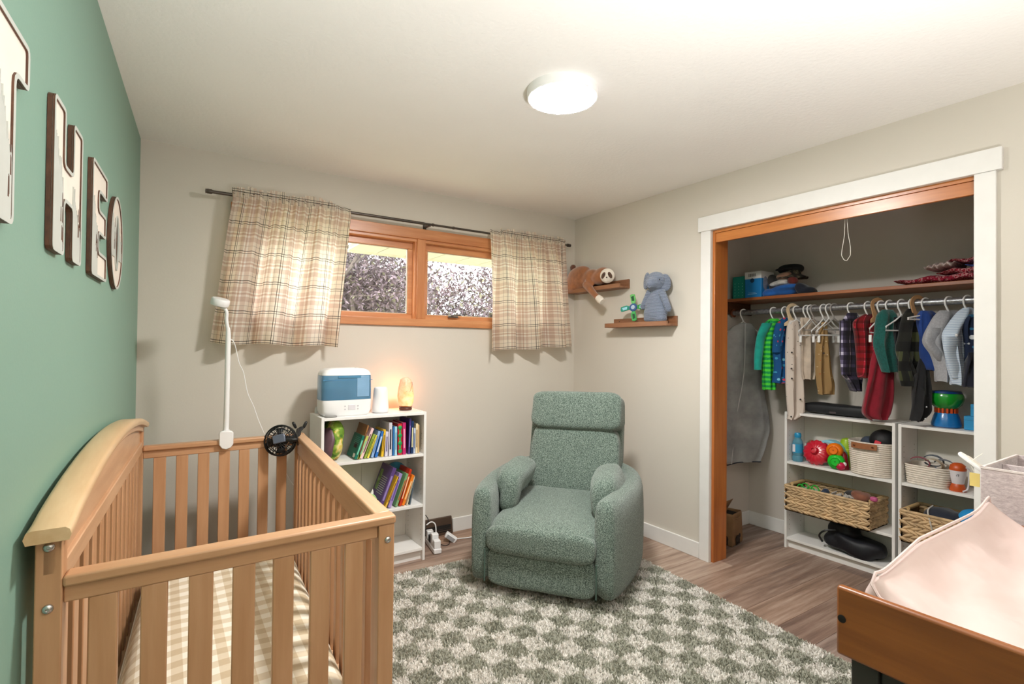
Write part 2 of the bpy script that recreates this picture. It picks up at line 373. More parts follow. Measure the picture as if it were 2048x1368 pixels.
# ------------------------------------------------------------------ curtains
def plaid_nodes(k, co, period, pal_u, pal_v):
    sx = k.t.nodes.new('ShaderNodeSeparateXYZ'); k.l(co, sx.inputs[0])
    def st(o, stops): return k.ramp(k.math('FRACT', k.math('DIVIDE', o, period)), stops, True)
    return k.mix(1.0, st(sx.outputs[0], pal_u), st(sx.outputs[1], pal_v), 'MULTIPLY')
PK = NT('plaid_curtain_fabric')
pal = [(0.0, '#77746d'), (0.022, '#fdfaf6'), (0.075, '#86837b'), (0.095, '#fdfaf6'), (0.22, '#ece1da'), (0.36, '#ffffff'), (0.41, '#e6d8cf'), (0.47, '#ffffff'), (0.54, '#ece1da'), (0.7, '#fdfaf6'), (0.83, '#c4beb6'), (0.842, '#fbf8f3')]
pc = plaid_nodes(PK, PK.co('UV'), 0.17, pal, pal)
_d = PK.n('ShaderNodeBsdfDiffuse', Color=pc); _t = PK.n('ShaderNodeBsdfTranslucent', Color=PK.mix(1.0, pc, '#fff8e8', 'MULTIPLY')); _m = PK.n('ShaderNodeMixShader', Fac=0.62)
PK.l(_d.outputs[0], _m.inputs[1]); PK.l(_t.outputs[0], _m.inputs[2]); PK.l(_m.outputs[0], PK.t.nodes['Material Output'].inputs[0])
ROD_Y, ROD_Z = -0.085, 2.192
def curtain(label, xt0, xt1, xb0, xb1, zb0, zb1, seed, flat_side):
    rc = random.Random(seed); q = MB(); NS, NT_ = 150, 56; q.uv = []; ph = [rc.uniform(0, 6.28) for _ in range(8)]
    root = thing('curtain', label, 'curtain', ((xt0+xt1)/2, ROD_Y, zb0), group='plaid window curtains'); off = Vector(root.location)
    for j in range(NT_+1):
        t = j/NT_
        for i in range(NS+1):
            s_ = i/NS; z0 = ROD_Z+0.022+0.006*math.sin(s_*61+ph[0])*math.sin(s_*23+ph[1]); z1 = zb0+(zb1-zb0)*s_+0.006*math.sin(s_*14+ph[2])
            z = z0+(z1-z0)*t; x = xt0+(xt1-xt0)*s_; xb = xb0+(xb1-xb0)*s_; tt = max(0, (t-0.06))/0.94
            x = x+(xb-x)*tt**0.9
            ga = math.exp(-((t-0.03)/0.07)**2)
            edge = s_ if flat_side < 0 else 1-s_
            gath = min(1, max(0.1, (edge-0.12)*4)) if flat_side else 1
            fine = (0.014*math.sin(s_*88+ph[3])+0.006*math.sin(s_*151+ph[4]))*gath*(0.25+0.75*math.exp(-t*5))
            big = 0.06*math.sin(s_*6.28*3.6+ph[5]+0.6*math.sin(s_*5+ph[6]))*(0.15+0.85*min(1, t*1.6))+0.012*math.sin(s_*6.28*8+ph[7]+t)*min(1, t*2)
            pin = ga*0.6
            yy = ROD_Y+(-0.016 if t > 0.02 else -0.01)+(fine+big*(1-math.exp(-t*7)))*(1-pin*0.4)-0.012*(1-math.exp(-t*6))
            yy = min(yy, -0.024)
            if t < 0.1: yy = min(yy, ROD_Y-0.013)
            x += 0.01*math.sin(s_*6.28*3.6+ph[5]+1.2)*min(1, t*1.5)
            q.v.append(tuple(Vector((x, yy, z))-off)); q.uv.append((s_*(xb1-xb0)*1.35+seed*.031, t*0.87))
    n = NS+1
    for j in range(NT_):
        for i in range(NS): q.f.append((j*n+i, j*n+i+1, (j+1)*n+i+1, (j+1)*n+i)); q.m.append(0)
    q.build('panel', PK.m, root, 180)
    fr = MB(); fr.uv = []
    for i in range(34):              # upstanding gathered heading
        s_ = (i+0.5)/34; x = xt0+(xt1-xt0)*s_
        if (flat_side < 0 and s_ < 0.12) or (flat_side > 0 and s_ > 0.85): continue
        a = rc.uniform(-0.9, 0.9); hgt = rc.uniform(.012, .038); wd = 0.014
        for zz, ww in ((ROD_Z-0.012, wd), (ROD_Z+0.012, wd), (ROD_Z+0.018+hgt*.5, wd*1.1), (ROD_Z+0.02+hgt, wd*.9)):
            for sg in (-1, 1):
                fr.v.append(tuple(Vector((x+sg*ww*math.cos(a), ROD_Y-0.016+sg*ww*math.sin(a)*.5-(.006 if zz > ROD_Z+.02 else 0), zz))-off)); fr.uv.append((s_*1.3+sg*.02, zz))
        b = len(fr.v)-8
        for k in range(3): fr.f.append((b+2*k, b+2*k+1, b+2*k+3, b+2*k+2)); fr.m.append(0)
    fr.build('ruffled_heading', PK.m, root, 180)
    return root
curtain('beige and cream plaid curtain left of the window', 0.43, 1.093, 0.322, 1.02, 1.352, 1.338, 3, 1)
curtain('beige and cream plaid curtain on the right, beside the shelf corner', 2.122, 2.83, 2.12, 2.925, 1.318, 1.36, 5, -1)
rodr = thing('curtain_rod', 'thin dark bronze curtain rod above the window', 'curtain rod', (1.6, ROD_Y, ROD_Z))
BRZ = mat('dark_bronze', '#57504a', 0.35, 0.05, metal=0.7)
MB().tube([(-1.27, 0, 0), (0.0, 0, 0)], 0.0095, 14).build('outer_tube', BRZ, rodr)
MB().tube([(0.0, 0, 0), (1.27, 0, 0)], 0.0078, 14).build('inner_tube', BRZ, rodr)
for sx in (-1, 1):
    MB().lathe([(0.0, 0), (0.0125, 0.0), (0.0135, 0.004), (0.0135, 0.022), (0.0115, 0.026), (0.0125, 0.032), (0.0, 0.034)], 16, (sx*1.27, 0, 0), Matrix.Rotation(sx*math.pi/2, 3, 'Y')).build('finial', BRZ, rodr)
for bx in (-1.12, 0.04, 1.2):
    b = MB(); b.b2((bx-0.008, 0.004, -0.012), (bx+0.008, -ROD_Y, 0.002)); b.b2((bx-0.012, -ROD_Y-0.005, -0.055), (bx+0.012, -ROD_Y-0.0005, 0.012)); b.b2((bx-0.006, -0.012, -0.016), (bx+0.006, 0.012, -0.008))
    b.build('bracket', BRZ, rodr, bevel=0.001)
for cx_ in (-0.16, 0.06, 0.22): MB().tube([(cx_, 0, 0), (cx_+0.012, 0, 0)], 0.0108, 12).build('collar', BRZ, rodr)

# ------------------------------------------------------------------ crib
CW = [wood('crib_maple_z', '#b68660', '#cd9f7a', 2, 1.0, 0.4, c3='#c7915f'), wood('crib_maple_x', '#b88963', '#cfa27e', 0, 1.0, 0.4, c3='#c7915f'), wood('crib_maple_y', '#c09370', '#dab08c', 1, 1.0, 0.4, c3='#caa070')]
CAPW = wood('crib_cap_pine', '#cda679', '#e4c59c', 1, 0.7, 0.35, c3='#c99a66')
crib = thing('crib', 'natural maple baby crib with arched headboard against the green wall', 'crib', (0.006, -0.385, 0))
CF = lambda q: Vector((q.x+0.0525*q.y, q.y+0.03*q.x, q.z))
CL, CU = -1.63, 0.765
def arch(v): s_ = min(1, max(0, v/CL)); return 0.962+0.085*math.sin(math.pi*s_)**0.75
def cpart(name, m, boxes, bev=0.003):
    q = MB()
    for a, b in boxes: q.b2(a, b)
    return q.build(name, m, crib, bevel=bev, fn=CF)
NSG = 40
# cap
rings = []
for i in range(NSG+1):
    v = 0.03+(CL-0.06)*i/NSG; z = arch(v)
    prof = [(-0.008, -0.02), (-0.012, -0.008), (-0.008, 0.004), (0.0, 0.008), (0.052, 0.008), (0.059, 0.003), (0.062, -0.008), (0.058, -0.019)]
    rings.append([Vector((a, v, z+b)) for a, b in prof])
MB().loft(rings).build('cap_rail', CAPW, crib, 50, fn=CF)
top = [(0.0+CL*i/NSG, arch(CL*i/NSG)-0.016) for i in range(NSG+1)]
MB().prism(top+[(CL, 0.87), (0, 0.87)], 0.018, lambda a, b, d: (0.014+d, a, b)).build('headboard_panel', CW[2], crib, fn=CF)
MB().prism(top+[(a, max(0.9, b-0.03)) for a, b in reversed(top)], 0.014, lambda a, b, d: (0.03+d, a, b)).build('arched_moulding', CW[2], crib, fn=CF, bevel=0.003)
cpart('headboard_rail', CW[2], [((0.01, CL+0.03, 0.835), (0.042, -0.03, 0.882))])
cpart('lower_rail', CW[2], [((0.01, CL+0.03, 0.08), (0.04, -0.03, 0.14))])
for i in range(13):
    v = -0.045+(CL+0.09)*(i+0.5)/13
    cpart('slat', CW[0], [((0.016, v-0.028, 0.14), (0.032, v+0.028, 0.836))])
for v0, v1 in ((-0.042, 0.0), (CL, CL+0.042)):
    cpart('headboard_post', CW[0], [((0.0, v0, 0.0), (0.044, v1, 0.95))])
    cpart('post', CW[0], [((CU-0.046, v0, 0.0), (CU, v1, 0.838))])
# end rails
for v0, v1 in ((-0.048, 0.002), (CL-0.004, CL+0.046)):
    m_ = (v0+v1)/2
    cpart('end_cap', CW[1], [((0.044, v0, 0.837), (CU+0.004, v1, 0.861))], 0.006)
    cpart('end_rail', CW[1], [((0.044, m_-0.012, 0.802), (CU-0.046, m_+0.012, 0.837))])
    cpart('end_lower_rail', CW[1], [((0.044, m_-0.012, 0.08), (CU-0.046, m_+0.012, 0.13))])
    inner = CU-0.046-0.044; g = (inner-7*0.05)/8
    for i in range(7):
        u = 0.044+g+i*(0.05+g)
        cpart('slat', CW[0], [((u, m_-0.01, 0.13), (u+0.05, m_+0.01, 0.803))])
cpart('side_cap', CW[2], [((CU-0.048, CL+0.046, 0.837), (CU+0.002, -0.048, 0.861))], 0.006)
cpart('side_rail', CW[2], [((CU-0.036, CL+0.042, 0.758), (CU-0.012, -0.042, 0.837))])
cpart('side_lower_rail', CW[2], [((CU-0.036, CL+0.042, 0.08), (CU-0.012, -0.042, 0.14))])
for i in range(15):
    v = -0.042+(CL+0.084)*(i+0.5)/15
    cpart('slat', CW[0], [((CU-0.034, v-0.021, 0.14), (CU-0.014, v+0.021, 0.76))])
for (u, z, v, dv) in ((0.022, 0.925, CL, -1), (0.022, 0.80, CL, -1), (CU-0.02, 0.795, CL, -1), (CU-0.02, 0.3, CL, -1), (0.022, 0.3, CL, -1)):
    b = MB(); Mx = Matrix.Rotation(math.pi/2, 3, 'X')
    b.lathe([(0.0, 0.004), (0.003, 0.004), (0.0035, 0.006), (0.0075, 0.005), (0.0095, 0.0025), (0.0098, 0.0)], 18, (u, v, z), Mx); b.build('bolt', CHROME, crib, fn=CF)
cpart('mattress_base', CW[1], [((0.05, CL+0.05, 0.165), (CU-0.05, -0.05, 0.19))])
GK = NT('gingham_sheet')
_sx = GK.t.nodes.new('ShaderNodeSeparateXYZ'); GK.l(GK.co(), _sx.inputs[0])
gst = [(0.0, '#fdf9f1'), (0.5, '#e6dac6')]
gc = GK.mix(1.0, GK.ramp(GK.math('FRACT', GK.math('DIVIDE', _sx.outputs[0], 0.062)), gst, True), GK.ramp(GK.math('FRACT', GK.math('DIVIDE', _sx.outputs[1], 0.072)), gst, True), 'MULTIPLY')
GK.col(gc); GK.set(Roughness=0.9, Sheen_Weight=0.2); GK.bump(GK.noise(GK.co(), 6, 4), 0.35, 0.02)
mq = MB(); nu, nv = 26, 48
def mz(a, b):   # a across 0..1, b along 0..1
    e = min(a, 1-a)*0.66; f = min(b, 1-b)*1.52; k = 1-math.exp(-e/0.035); k2 = 1-math.exp(-f/0.035)
    return 0.19+0.155*(k*k2)**0.6+0.004*math.sin(a*9+b*13)
grid = [[CF(Vector((0.052+0.66*i/nu, CL+0.055+1.52*j/nv, mz(i/nu, j/nv)))) for i in range(nu+1)] for j in range(nv+1)]
vs_ = [p for r_ in grid for p in r_]; n = nu+1
mq.add(vs_, [(j*n+i, j*n+i+1, (j+1)*n+i+1, (j+1)*n+i) for j in range(nv) for i in range(nu)])
mroot = thing('crib_mattress', 'crib mattress under a beige and white gingham sheet', 'mattress', (0.006, -0.385, 0))
mq.build('fitted_sheet', GK.m, mroot, 180, sub=1)
bq = MB(); bq.b2((0.056, CL+0.06, 0.1905), (0.708, -0.06, 0.22)); bq.build('core', mat('mattress_core', '#e8e4da', 0.8), mroot, fn=CF)

# ------------------------------------------------------------------ camera stand on the crib
ms = thing('baby_monitor', 'white baby monitor camera on a tall pole clamped to crib rail', 'baby monitor', (0.394, -0.39, 0.86))
o_ = Vector(ms.location)
def mp(px, py, yv=-0.39): return at(px, py, 1, yv)-o_
clamp = MB(); a, b = mp(438, 866, -0.42), mp(466, 897, -0.42)
pts = [(a.x, a.z), (a.x, b.z+0.025), (a.x+0.012, b.z+0.006), ((a.x+b.x)/2, b.z), (b.x-0.012, b.z+0.006), (b.x, b.z+0.025), (b.x, a.z), (b.x-0.01, a.z+0.008), (a.x+0.01, a.z+0.008)]
clamp.prism(pts, 0.03, lambda p, q, d: (p, -0.005-0.028+d-0.012, q)); clamp.b2((a.x+0.012, -0.03, 0.003), (b.x-0.012, 0.045, 0.016)); clamp.b2((a.x+0.015, 0.032, -0.04), (b.x-0.015, 0.045, 0.004))
clamp.build('clamp', PLASTIC_W, ms, bevel=0.004)
MB().tube([mp(452, 868)+Vector((0, 0.0, 0)), mp(454, 780), mp(456.5, 672), mp(456, 655)], [0.0135, 0.0125, 0.0125, 0.009], 14).build('pole', PLASTIC_W, ms)
MB().tube([mp(452, 870), mp(452.3, 860)], [0.02, 0.017], 16).build('pole_socket', PLASTIC_W, ms)
MB().tube(catmull([mp(456, 662), mp(453, 640), mp(453.5, 626), mp(450, 618), mp(443, 614)], 5), 0.0085, 12).build('neck', PLASTIC_W, ms)
hc = mp(440.5, 604); HM = Matrix.Rotation(R(10), 3, 'Y') @ Matrix.Rotation(R(14), 3, 'X')
hh = MB(); hh.lathe([(0.0, -0.02), (0.034, -0.02), (0.041, -0.017), (0.043, -0.01), (0.043, 0.012), (0.038, 0.018), (0.0, 0.02)], 28, hc, HM); head = hh.build('camera_head', PLASTIC_W, ms)
MB().lathe([(0.0, -0.0215), (0.03, -0.0215), (0.031, -0.0202), (0.0, -0.02)], 24, hc, HM).build('lens_ring', mat('lens_grey', '#86888c', 0.3), head)
MB().lathe([(0.0, -0.024), (0.009, -0.0238), (0.01, -0.0216), (0.0, -0.0216)], 16, hc, HM).build('lens', BLACKP, head)
cb = [mp(457, 681), mp(463, 679), mp(470, 690), mp(478, 725), mp(487, 745), mp(495, 785), mp(507, 812), mp(516, 838), mp(528, 866), mp(541, 895, -0.37), mp(560, 925, -0.36), mp(580, 960, -0.36), mp(592, 978, -0.35), mp(603, 1010, -0.3), mp(612, 1050, -.2)]
MB().tube(catmull(cb, 5), 0.0022, 6).build('cable', PLASTIC_W, ms)

# ------------------------------------------------------------------ clip fan
fc = at(561, 881, 1, -0.445); fan = thing('clip_fan', 'small black clip-on fan fixed to the far crib corner', 'fan', fc)
zf = (Vector(CAMLOC)-fc).normalized(); zf = (zf+Vector((-0.35, 0.1, 0.12))).normalized(); xf = Vector((0, 0, 1)).cross(zf).normalized(); yf = zf.cross(xf)
FM = Matrix((xf, yf, zf)).transposed()
def fp(a, b, c): return FM @ Vector((a, b, c))
cage = MB(); RR = 0.078
for rr, zz in ((RR, 0.012), (RR, -0.012), (0.06, 0.026), (0.035, 0.033), (0.06, -0.026)):
    cage.tube([fp(rr*math.cos(t*math.pi/14), rr*math.sin(t*math.pi/14), zz) for t in range(28)], 0.0022 if rr != RR else 0.0045, 6, True)
cage.build('cage_ring', BLACKP, fan)
for i in range(26):
    t = 2*math.pi*i/26; q = MB()
    q.tube([fp(r_*math.cos(t+tw), r_*math.sin(t+tw), z) for r_, z, tw in ((0.02, 0.034, -.25), (0.045, 0.031, -.1), (0.066, 0.022, 0), (RR, 0.01, .05), (RR, -0.01, .05), (0.06, -0.026, 0), (0.03, -0.032, -.1))], 0.0016, 5)
    q.build('cage_rib', BLACKP, fan)
MB().lathe([(0, -0.03), (0.03, -0.03), (0.034, -0.02), (0.034, 0.02), (0.024, 0.036), (0, 0.036)], 20, (0, 0, 0), FM).build('motor', BLACKP, fan)
for i in range(4):
    t = math.pi/2*i; q = MB()
    q.add([fp(.03*math.cos(t), .03*math.sin(t), .008), fp(.07*math.cos(t-.25), .07*math.sin(t-.25), .01), fp(.072*math.cos(t+.45), .072*math.sin(t+.45), -.008), fp(.03*math.cos(t+.7), .03*math.sin(t+.7), -.008)], [(0, 1, 2, 3)]); q.build('blade', mat('dark_blade', '#2b2d31', 0.4), fan, solid=0.002)
MB().box(fp(0.008, 0.004, 0.042), (0.062, 0.044, 0.016), M=FM @ Matrix.Rotation(R(14), 3, 'Z')).build('battery_pack', mat('battery_pack', '#5c6374', 0.25, coat=0.5), fan, bevel=0.004)
cl = MB(); k0 = at(597, 872, 1, -0.41)-fc
cl.tube([fp(0.035, 0.0, 0.03), fp(0.075, 0.0, 0.035), fp(0.095, 0.0, 0.02), k0+Vector((0, 0, 0.035))], [0.011, 0.011, 0.01, 0.01], 10)
cl.build('clip_arm', BLACKP, fan)
for sg, off in ((1, Vector((0, -0.03, 0))), (-1, Vector((0, 0.03, 0)))):
    q = MB(); q.tube([k0+Vector((0.02, 0, 0.045))+off*.3, k0+Vector((0, 0, 0.03))+off*.7, k0+Vector((-0.004, 0, -0.01))+off, k0+Vector((-0.004, 0, -0.045))+off*0.95], [0.007, 0.009, 0.009, 0.007], 8); q.build('clip_jaw', BLACKP, fan)
    MB().sq(k0+Vector((0.026*sg+0.005, 0, 0.06))+off*.2, (0.008, 0.013, 0.02), 0.7, 0.7, M=Matrix.Rotation(R(25*sg), 3, 'Y')).build('clip_lever', BLACKP, fan)
# ------------------------------------------------------------------ white bookcase by the crib
def bookcase(label, loc, rz, w, d, h, shelves, t=0.016, group='white bookcases', lab2=None):
    r_ = thing('bookcase', label, 'bookcase', loc, rz, group)        # local: x along the front, -y front, back at y=0
    for sx in (-1, 1):
        MB().b2((sx*w/2, -d, 0), (sx*(w/2-t), -0.004, h)).build('side_panel', WHITE_LAM, r_, bevel=0.001)
    MB().b2((-w/2+t, -d, h-t-0.002), (w/2-t, -0.004, h-0.002)).build('top_panel', WHITE_LAM, r_, bevel=0.001)
    for z in shelves: MB().b2((-w/2+t, -d+0.004, z-t), (w/2-t, -0.008, z)).build('shelf', WHITE_LAM, r_, bevel=0.001)
    MB().b2((-w/2+t, -d+0.03, 0), (w/2-t, -d+0.04, shelves[-1]-t)).build('plinth', WHITE_LAM, r_)
    bk = MB(); nb = 2 if not lab2 else 2
    for i in range(nb): bk.b2((-w/2+t+i*(w-2*t)/nb+0.0008, -0.004, 0.02), (-w/2+t+(i+1)*(w-2*t)/nb-0.0008, 0.0, h))
    bk.build('back_panel', mat('bookcase_back', '#e6e1d8', 0.6, 0.02), r_)
    hl = MB()
    for sx in (-1, 1):
        for yy in (-d+0.035, -0.05):
            for i in range(int((h-0.2)/0.032)):
                z = 0.12+i*0.032
                if any(z0-0.02 < z < z0+0.01 for z0 in shelves): continue
                hl.tube([(sx*(w/2-t+0.0002), yy, z), (sx*(w/2-t-0.0008), yy, z)], 0.0028, 6)
    hl.build('peg_holes', mat('peg_hole_dark', '#8d8880', 0.8), r_)['kind'] = 'stuff'; return r_
BKY = -0.36
bookcase('low white bookcase beside the crib, lamp and humidifier on top', (1.191, -0.07, 0), 0, 0.642, 0.29, 0.932, [0.668, 0.35, 0.078])
BX0, BX1, BT = 0.887, 1.495, 0.93
def bkz(z): return z+0.001
# humidifier
hm = thing('humidifier', 'white humidifier with a translucent blue water tank', 'humidifier', (1.03, -0.235, bkz(BT)))
def sring(z, rx, ry, e=0.35, n=32):
    pw = lambda a: math.copysign(abs(a)**e, a)
    return [Vector((rx*pw(math.cos(2*math.pi*k/n)), ry*pw(math.sin(2*math.pi*k/n)), z)) for k in range(n)]
HX, HY = 0.148, 0.085
MB().loft([sring(z, HX*a, HY*a) for z, a in ((0, .86), (0.006, .92), (0.03, .985), (0.09, 1.0), (0.094, .99))]).build('base', PLASTIC_W, hm, 50)
TK = NT('blue_tank'); TK.col('#6fa8cf'); TK.set(Roughness=0.12, Transmission_Weight=0.55, IOR=1.3, Coat_Weight=0.3)
tank = MB().loft([sring(z, HX*a, HY*a) for z, a in ((0.095, 1.0), (0.15, 1.0), (0.2, .995), (0.235, .985), (0.238, .975))]).build('tank', TK.m, hm, 50)
MB().b2((-0.06, -HY-0.002, 0.222), (0.075, -HY+0.01, 0.238)).build('tank_window', mat('tank_window', '#4f88ad', 0.2), tank, bevel=0.002)
MB().b2((0.05, -HY-0.0015, 0.11), (0.125, -HY+0.01, 0.236)).build('tank_panel', mat('tank_panel', '#86aed0', 0.15), tank, bevel=0.003)
MB().b2((-0.144, -HY+0.0, 0.21), (0.144, -HY+0.004, 0.2135)).build('tank_line', mat('tank_line', '#4c86b2', 0.2), tank)
MB().loft([sring(z, HX*a, HY*a) for z, a in ((0.239, .985), (0.252, .96), (0.268, .87), (0.277, .72), (0.281, .5))]).build('lid', PLASTIC_W, hm, 50)
MB().b2((0.0, -HY-0.001, 0.035), (0.044, -HY+0.01, 0.066)).build('display', mat('display_grey', '#dcd8dd', 0.2), hm, bevel=0.002)
for bx in (-0.018, 0.058):
    for bz in (0.04, 0.058): MB().lathe([(0.0042, 0), (0.0042, 0.0012), (0, 0.0014)], 10, (bx, -HY+0.0002, bz), Matrix.Rotation(math.pi/2, 3, 'X')).build('button', mat('button_grey', '#c3c0c4', 0.4), hm)
lm = MB(); lm.lathe([(0.018, 0.0), (0.016, 0.003), (0.0, 0.0035)], 16, (0.056, -0.04, 0.27), Matrix.Rotation(R(38), 3, 'X')); lm.build('nozzle', mat('grey_mark', '#9aa0aa', 0.4), hm)
ct = thing('coaster', 'grey disc lying beside the humidifier at the shelf edge', 'coaster', at(662, 835, 2, BT+0.004)); ct.location.z = bkz(BT); ct.location.y = -0.322; ct.location.x = 0.93
MB().lathe([(0, 0), (0.034, 0), (0.036, 0.003), (0.034, 0.007), (0.03, 0.0075), (0, 0.006)], 24).build('disc', mat('grey_rubber', '#8e8b88', 0.5), ct)
jr = thing('small_jar', 'tiny clear jar behind the humidifier at the shelf corner', 'jar', (0.905, -0.1, bkz(BT)))
MB().lathe([(0, 0), (0.014, 0), (0.015, 0.02), (0.011, 0.032), (0.012, 0.038), (0, 0.038)], 16).build('body', mat('frosted', '#cfd3d4', 0.25), jr)
# sound machine
p_ = at(760.5, 824, 1, -0.24); sm = thing('sound_machine', 'white tapered night-light speaker between humidifier and salt lamp', 'speaker', (p_.x, -0.24, bkz(BT)))
MB().lathe([(0, 0.004), (0.049, 0.004), (0.052, 0.008), (0.0505, 0.03), (0.043, 0.13), (0.0405, 0.15), (0.036, 0.158), (0, 0.16)], 32).build('body', PLASTIC_W, sm, 60)
MB().lathe([(0, 0), (0.047, 0), (0.049, 0.004), (0, 0.004)], 32).build('foot', mat('pale_grey', '#cfccd0', 0.5), sm)
# salt lamp
p_ = at(811, 820, 1, -0.2); sl = thing('salt_lamp', 'glowing orange Himalayan salt lamp on a dark wooden base', 'lamp', (p_.x, -0.2, bkz(BT)))
MB().lathe([(0, 0), (0.036, 0), (0.041, 0.004), (0.042, 0.012), (0.039, 0.018), (0.043, 0.024), (0, 0.026)], 28).build('base', wood('lamp_base_wood', '#3f1c10', '#6d3620', 0), sl)
SK = NT('glowing_salt'); sco = SK.co(); sn = SK.noise(sco, 26, 4, .6)
sz = SK.t.nodes.new('ShaderNodeSeparateXYZ'); SK.l(sco, sz.inputs[0])
SK.col(SK.ramp(sn, [(0.35, '#f0a97e'), (0.7, '#ffd9bf')]))
dist = SK.n('ShaderNodeVectorMath', operation='DISTANCE'); SK.l(sco, dist.inputs[0]); dist.inputs[1].default_value = (0.02, -0.035, 0.075)
SK.l(SK.ramp(dist.outputs['Value'], [(0.0, '#ffd070'), (0.06, '#ff9a3c'), (0.13, '#ff8a5c')]), SK.b.inputs['Emission Color'])
SK.l(SK.ramp(dist.outputs['Value'], [(0.0, (1, 1, 1, 1)), (0.05, (.55, .55, .55, 1)), (0.14, (.12, .12, .12, 1))]), SK.b.inputs['Emission Strength'])
es = SK.math('MULTIPLY', SK.ramp(dist.outputs['Value'], [(0.0, (1, 1, 1, 1)), (0.05, (.5, .5, .5, 1)), (0.15, (.14, .14, .14, 1))]), 0.85); SK.l(es, SK.b.inputs['Emission Strength'])
SK.set(Roughness=0.35); SK.bump(sn, 0.3, 0.004)
sb = MB(); sb.lathe([(0.012, 0.026), (0.04, 0.028), (0.05, 0.055), (0.0535, 0.09), (0.05, 0.135), (0.043, 0.172), (0.032, 0.198), (0.018, 0.212), (0.0, 0.216)], 22)
sb.build('salt_rock', SK.m, sl, 30, fn=lambda q: wob(q, 26, 0.006))
lc = bpy.data.lights.new('salt_bulb', 'POINT'); lc.energy = 0.9; lc.color = (1.0, 0.38, 0.15); lc.shadow_soft_size = 0.04
lo = bpy.data.objects.new('bulb', lc); COL.objects.link(lo); lo.parent = sl; lo.location = (0.0, 0.072, 0.11)
vq = MB()
for k in range(4):
    a0 = -2.3+k*0.42; vq.tube([wob((0.051*math.cos(a0+.3*i)*(1-.08*i), 0.051*math.sin(a0+.3*i)*(1-.08*i), 0.12+0.02*i), 30, .006) for i in range(4)], [0.0008, .0016, .0014, .0008], 5)
vq.build('mineral_veins', mat('rust_vein', '#8a4a35', 0.6), sl)

# books: (spine bottom px, spine top px, spine width px, colour, band colour, depth, [cover lines])
def book(label, b, t, wpx, c, c2, depth, zs, yf, name='book', title=None, grp='books on the white bookcase'):
    B, T = at(b[0], b[1], 1, yf), at(t[0], t[1], 1, yf); B.z = zs; dx = T.x-B.x; L = math.hypot(dx, T.z-B.z); th = wpx*3.15/FPX*1.08
    ang = math.atan2(dx, T.z-B.z)
    r_ = thing(name, label, 'book', (B.x, yf, zs+0.0015+abs(math.sin(ang))*th/2+0.0005), 0, grp); r_.rotation_euler = (0, ang, 0)
    key = 'cover_'+c; cm = mat(key, c, 0.35, 0.04)
    q = MB(); q.b2((-th/2, 0, 0), (-th/2+0.002, depth, L)); q.b2((th/2-0.002, 0, 0), (th/2, depth, L)); q.b2((-th/2, -0.001, 0), (th/2, 0.002, L)); q.build('cover', cm, r_, bevel=0.0006, seg=1)
    MB().b2((-th/2+0.0021, 0.003, 0.003), (th/2-0.0021, depth-0.004, L-0.003)).build('pages', mat('book_pages', '#efe7d8', 0.8), r_)
    if c2:
        tl = MB()
        if title is None: title = [(0.2, 0.8)]
        for a0, a1 in title: tl.b2((-th*0.22, -0.0022, L*a0), (th*0.22, -0.0012, L*a1))
        tl.build('spine_title', mat('print_'+c2, c2, 0.5), r_)
    return r_, th, L
zs1, zs2 = 0.668, 0.35; yb = -0.325
bk1, th, L = book('teal picture book leaning left, its back cover showing', (711, 917), (728, 873), 5, '#15705f', '#7fd0b0', 0.16, zs1, yb)
q = MB(); 
for i in range(5): q.b2((-th/2-0.0006, 0.02, L*(0.86-0.07*i)), (-th/2, 0.11, L*(0.868-0.07*i)))
q.build('cover_text', mat('print_#8fd6c8', '#8fd6c8', .5), bk1)
MB().b2((-th/2-0.0006, 0.03, L*.42), (-th/2, 0.085, L*.62)).build('cover_picture', mat('picture_dark', '#402631', .5, .6, 60), bk1)
MB().b2((-th/2-0.0006, 0.012, L*.04), (-th/2, 0.045, L*.2)).build('barcode_box', mat('barcode_white', '#e5ded5', .5), bk1)
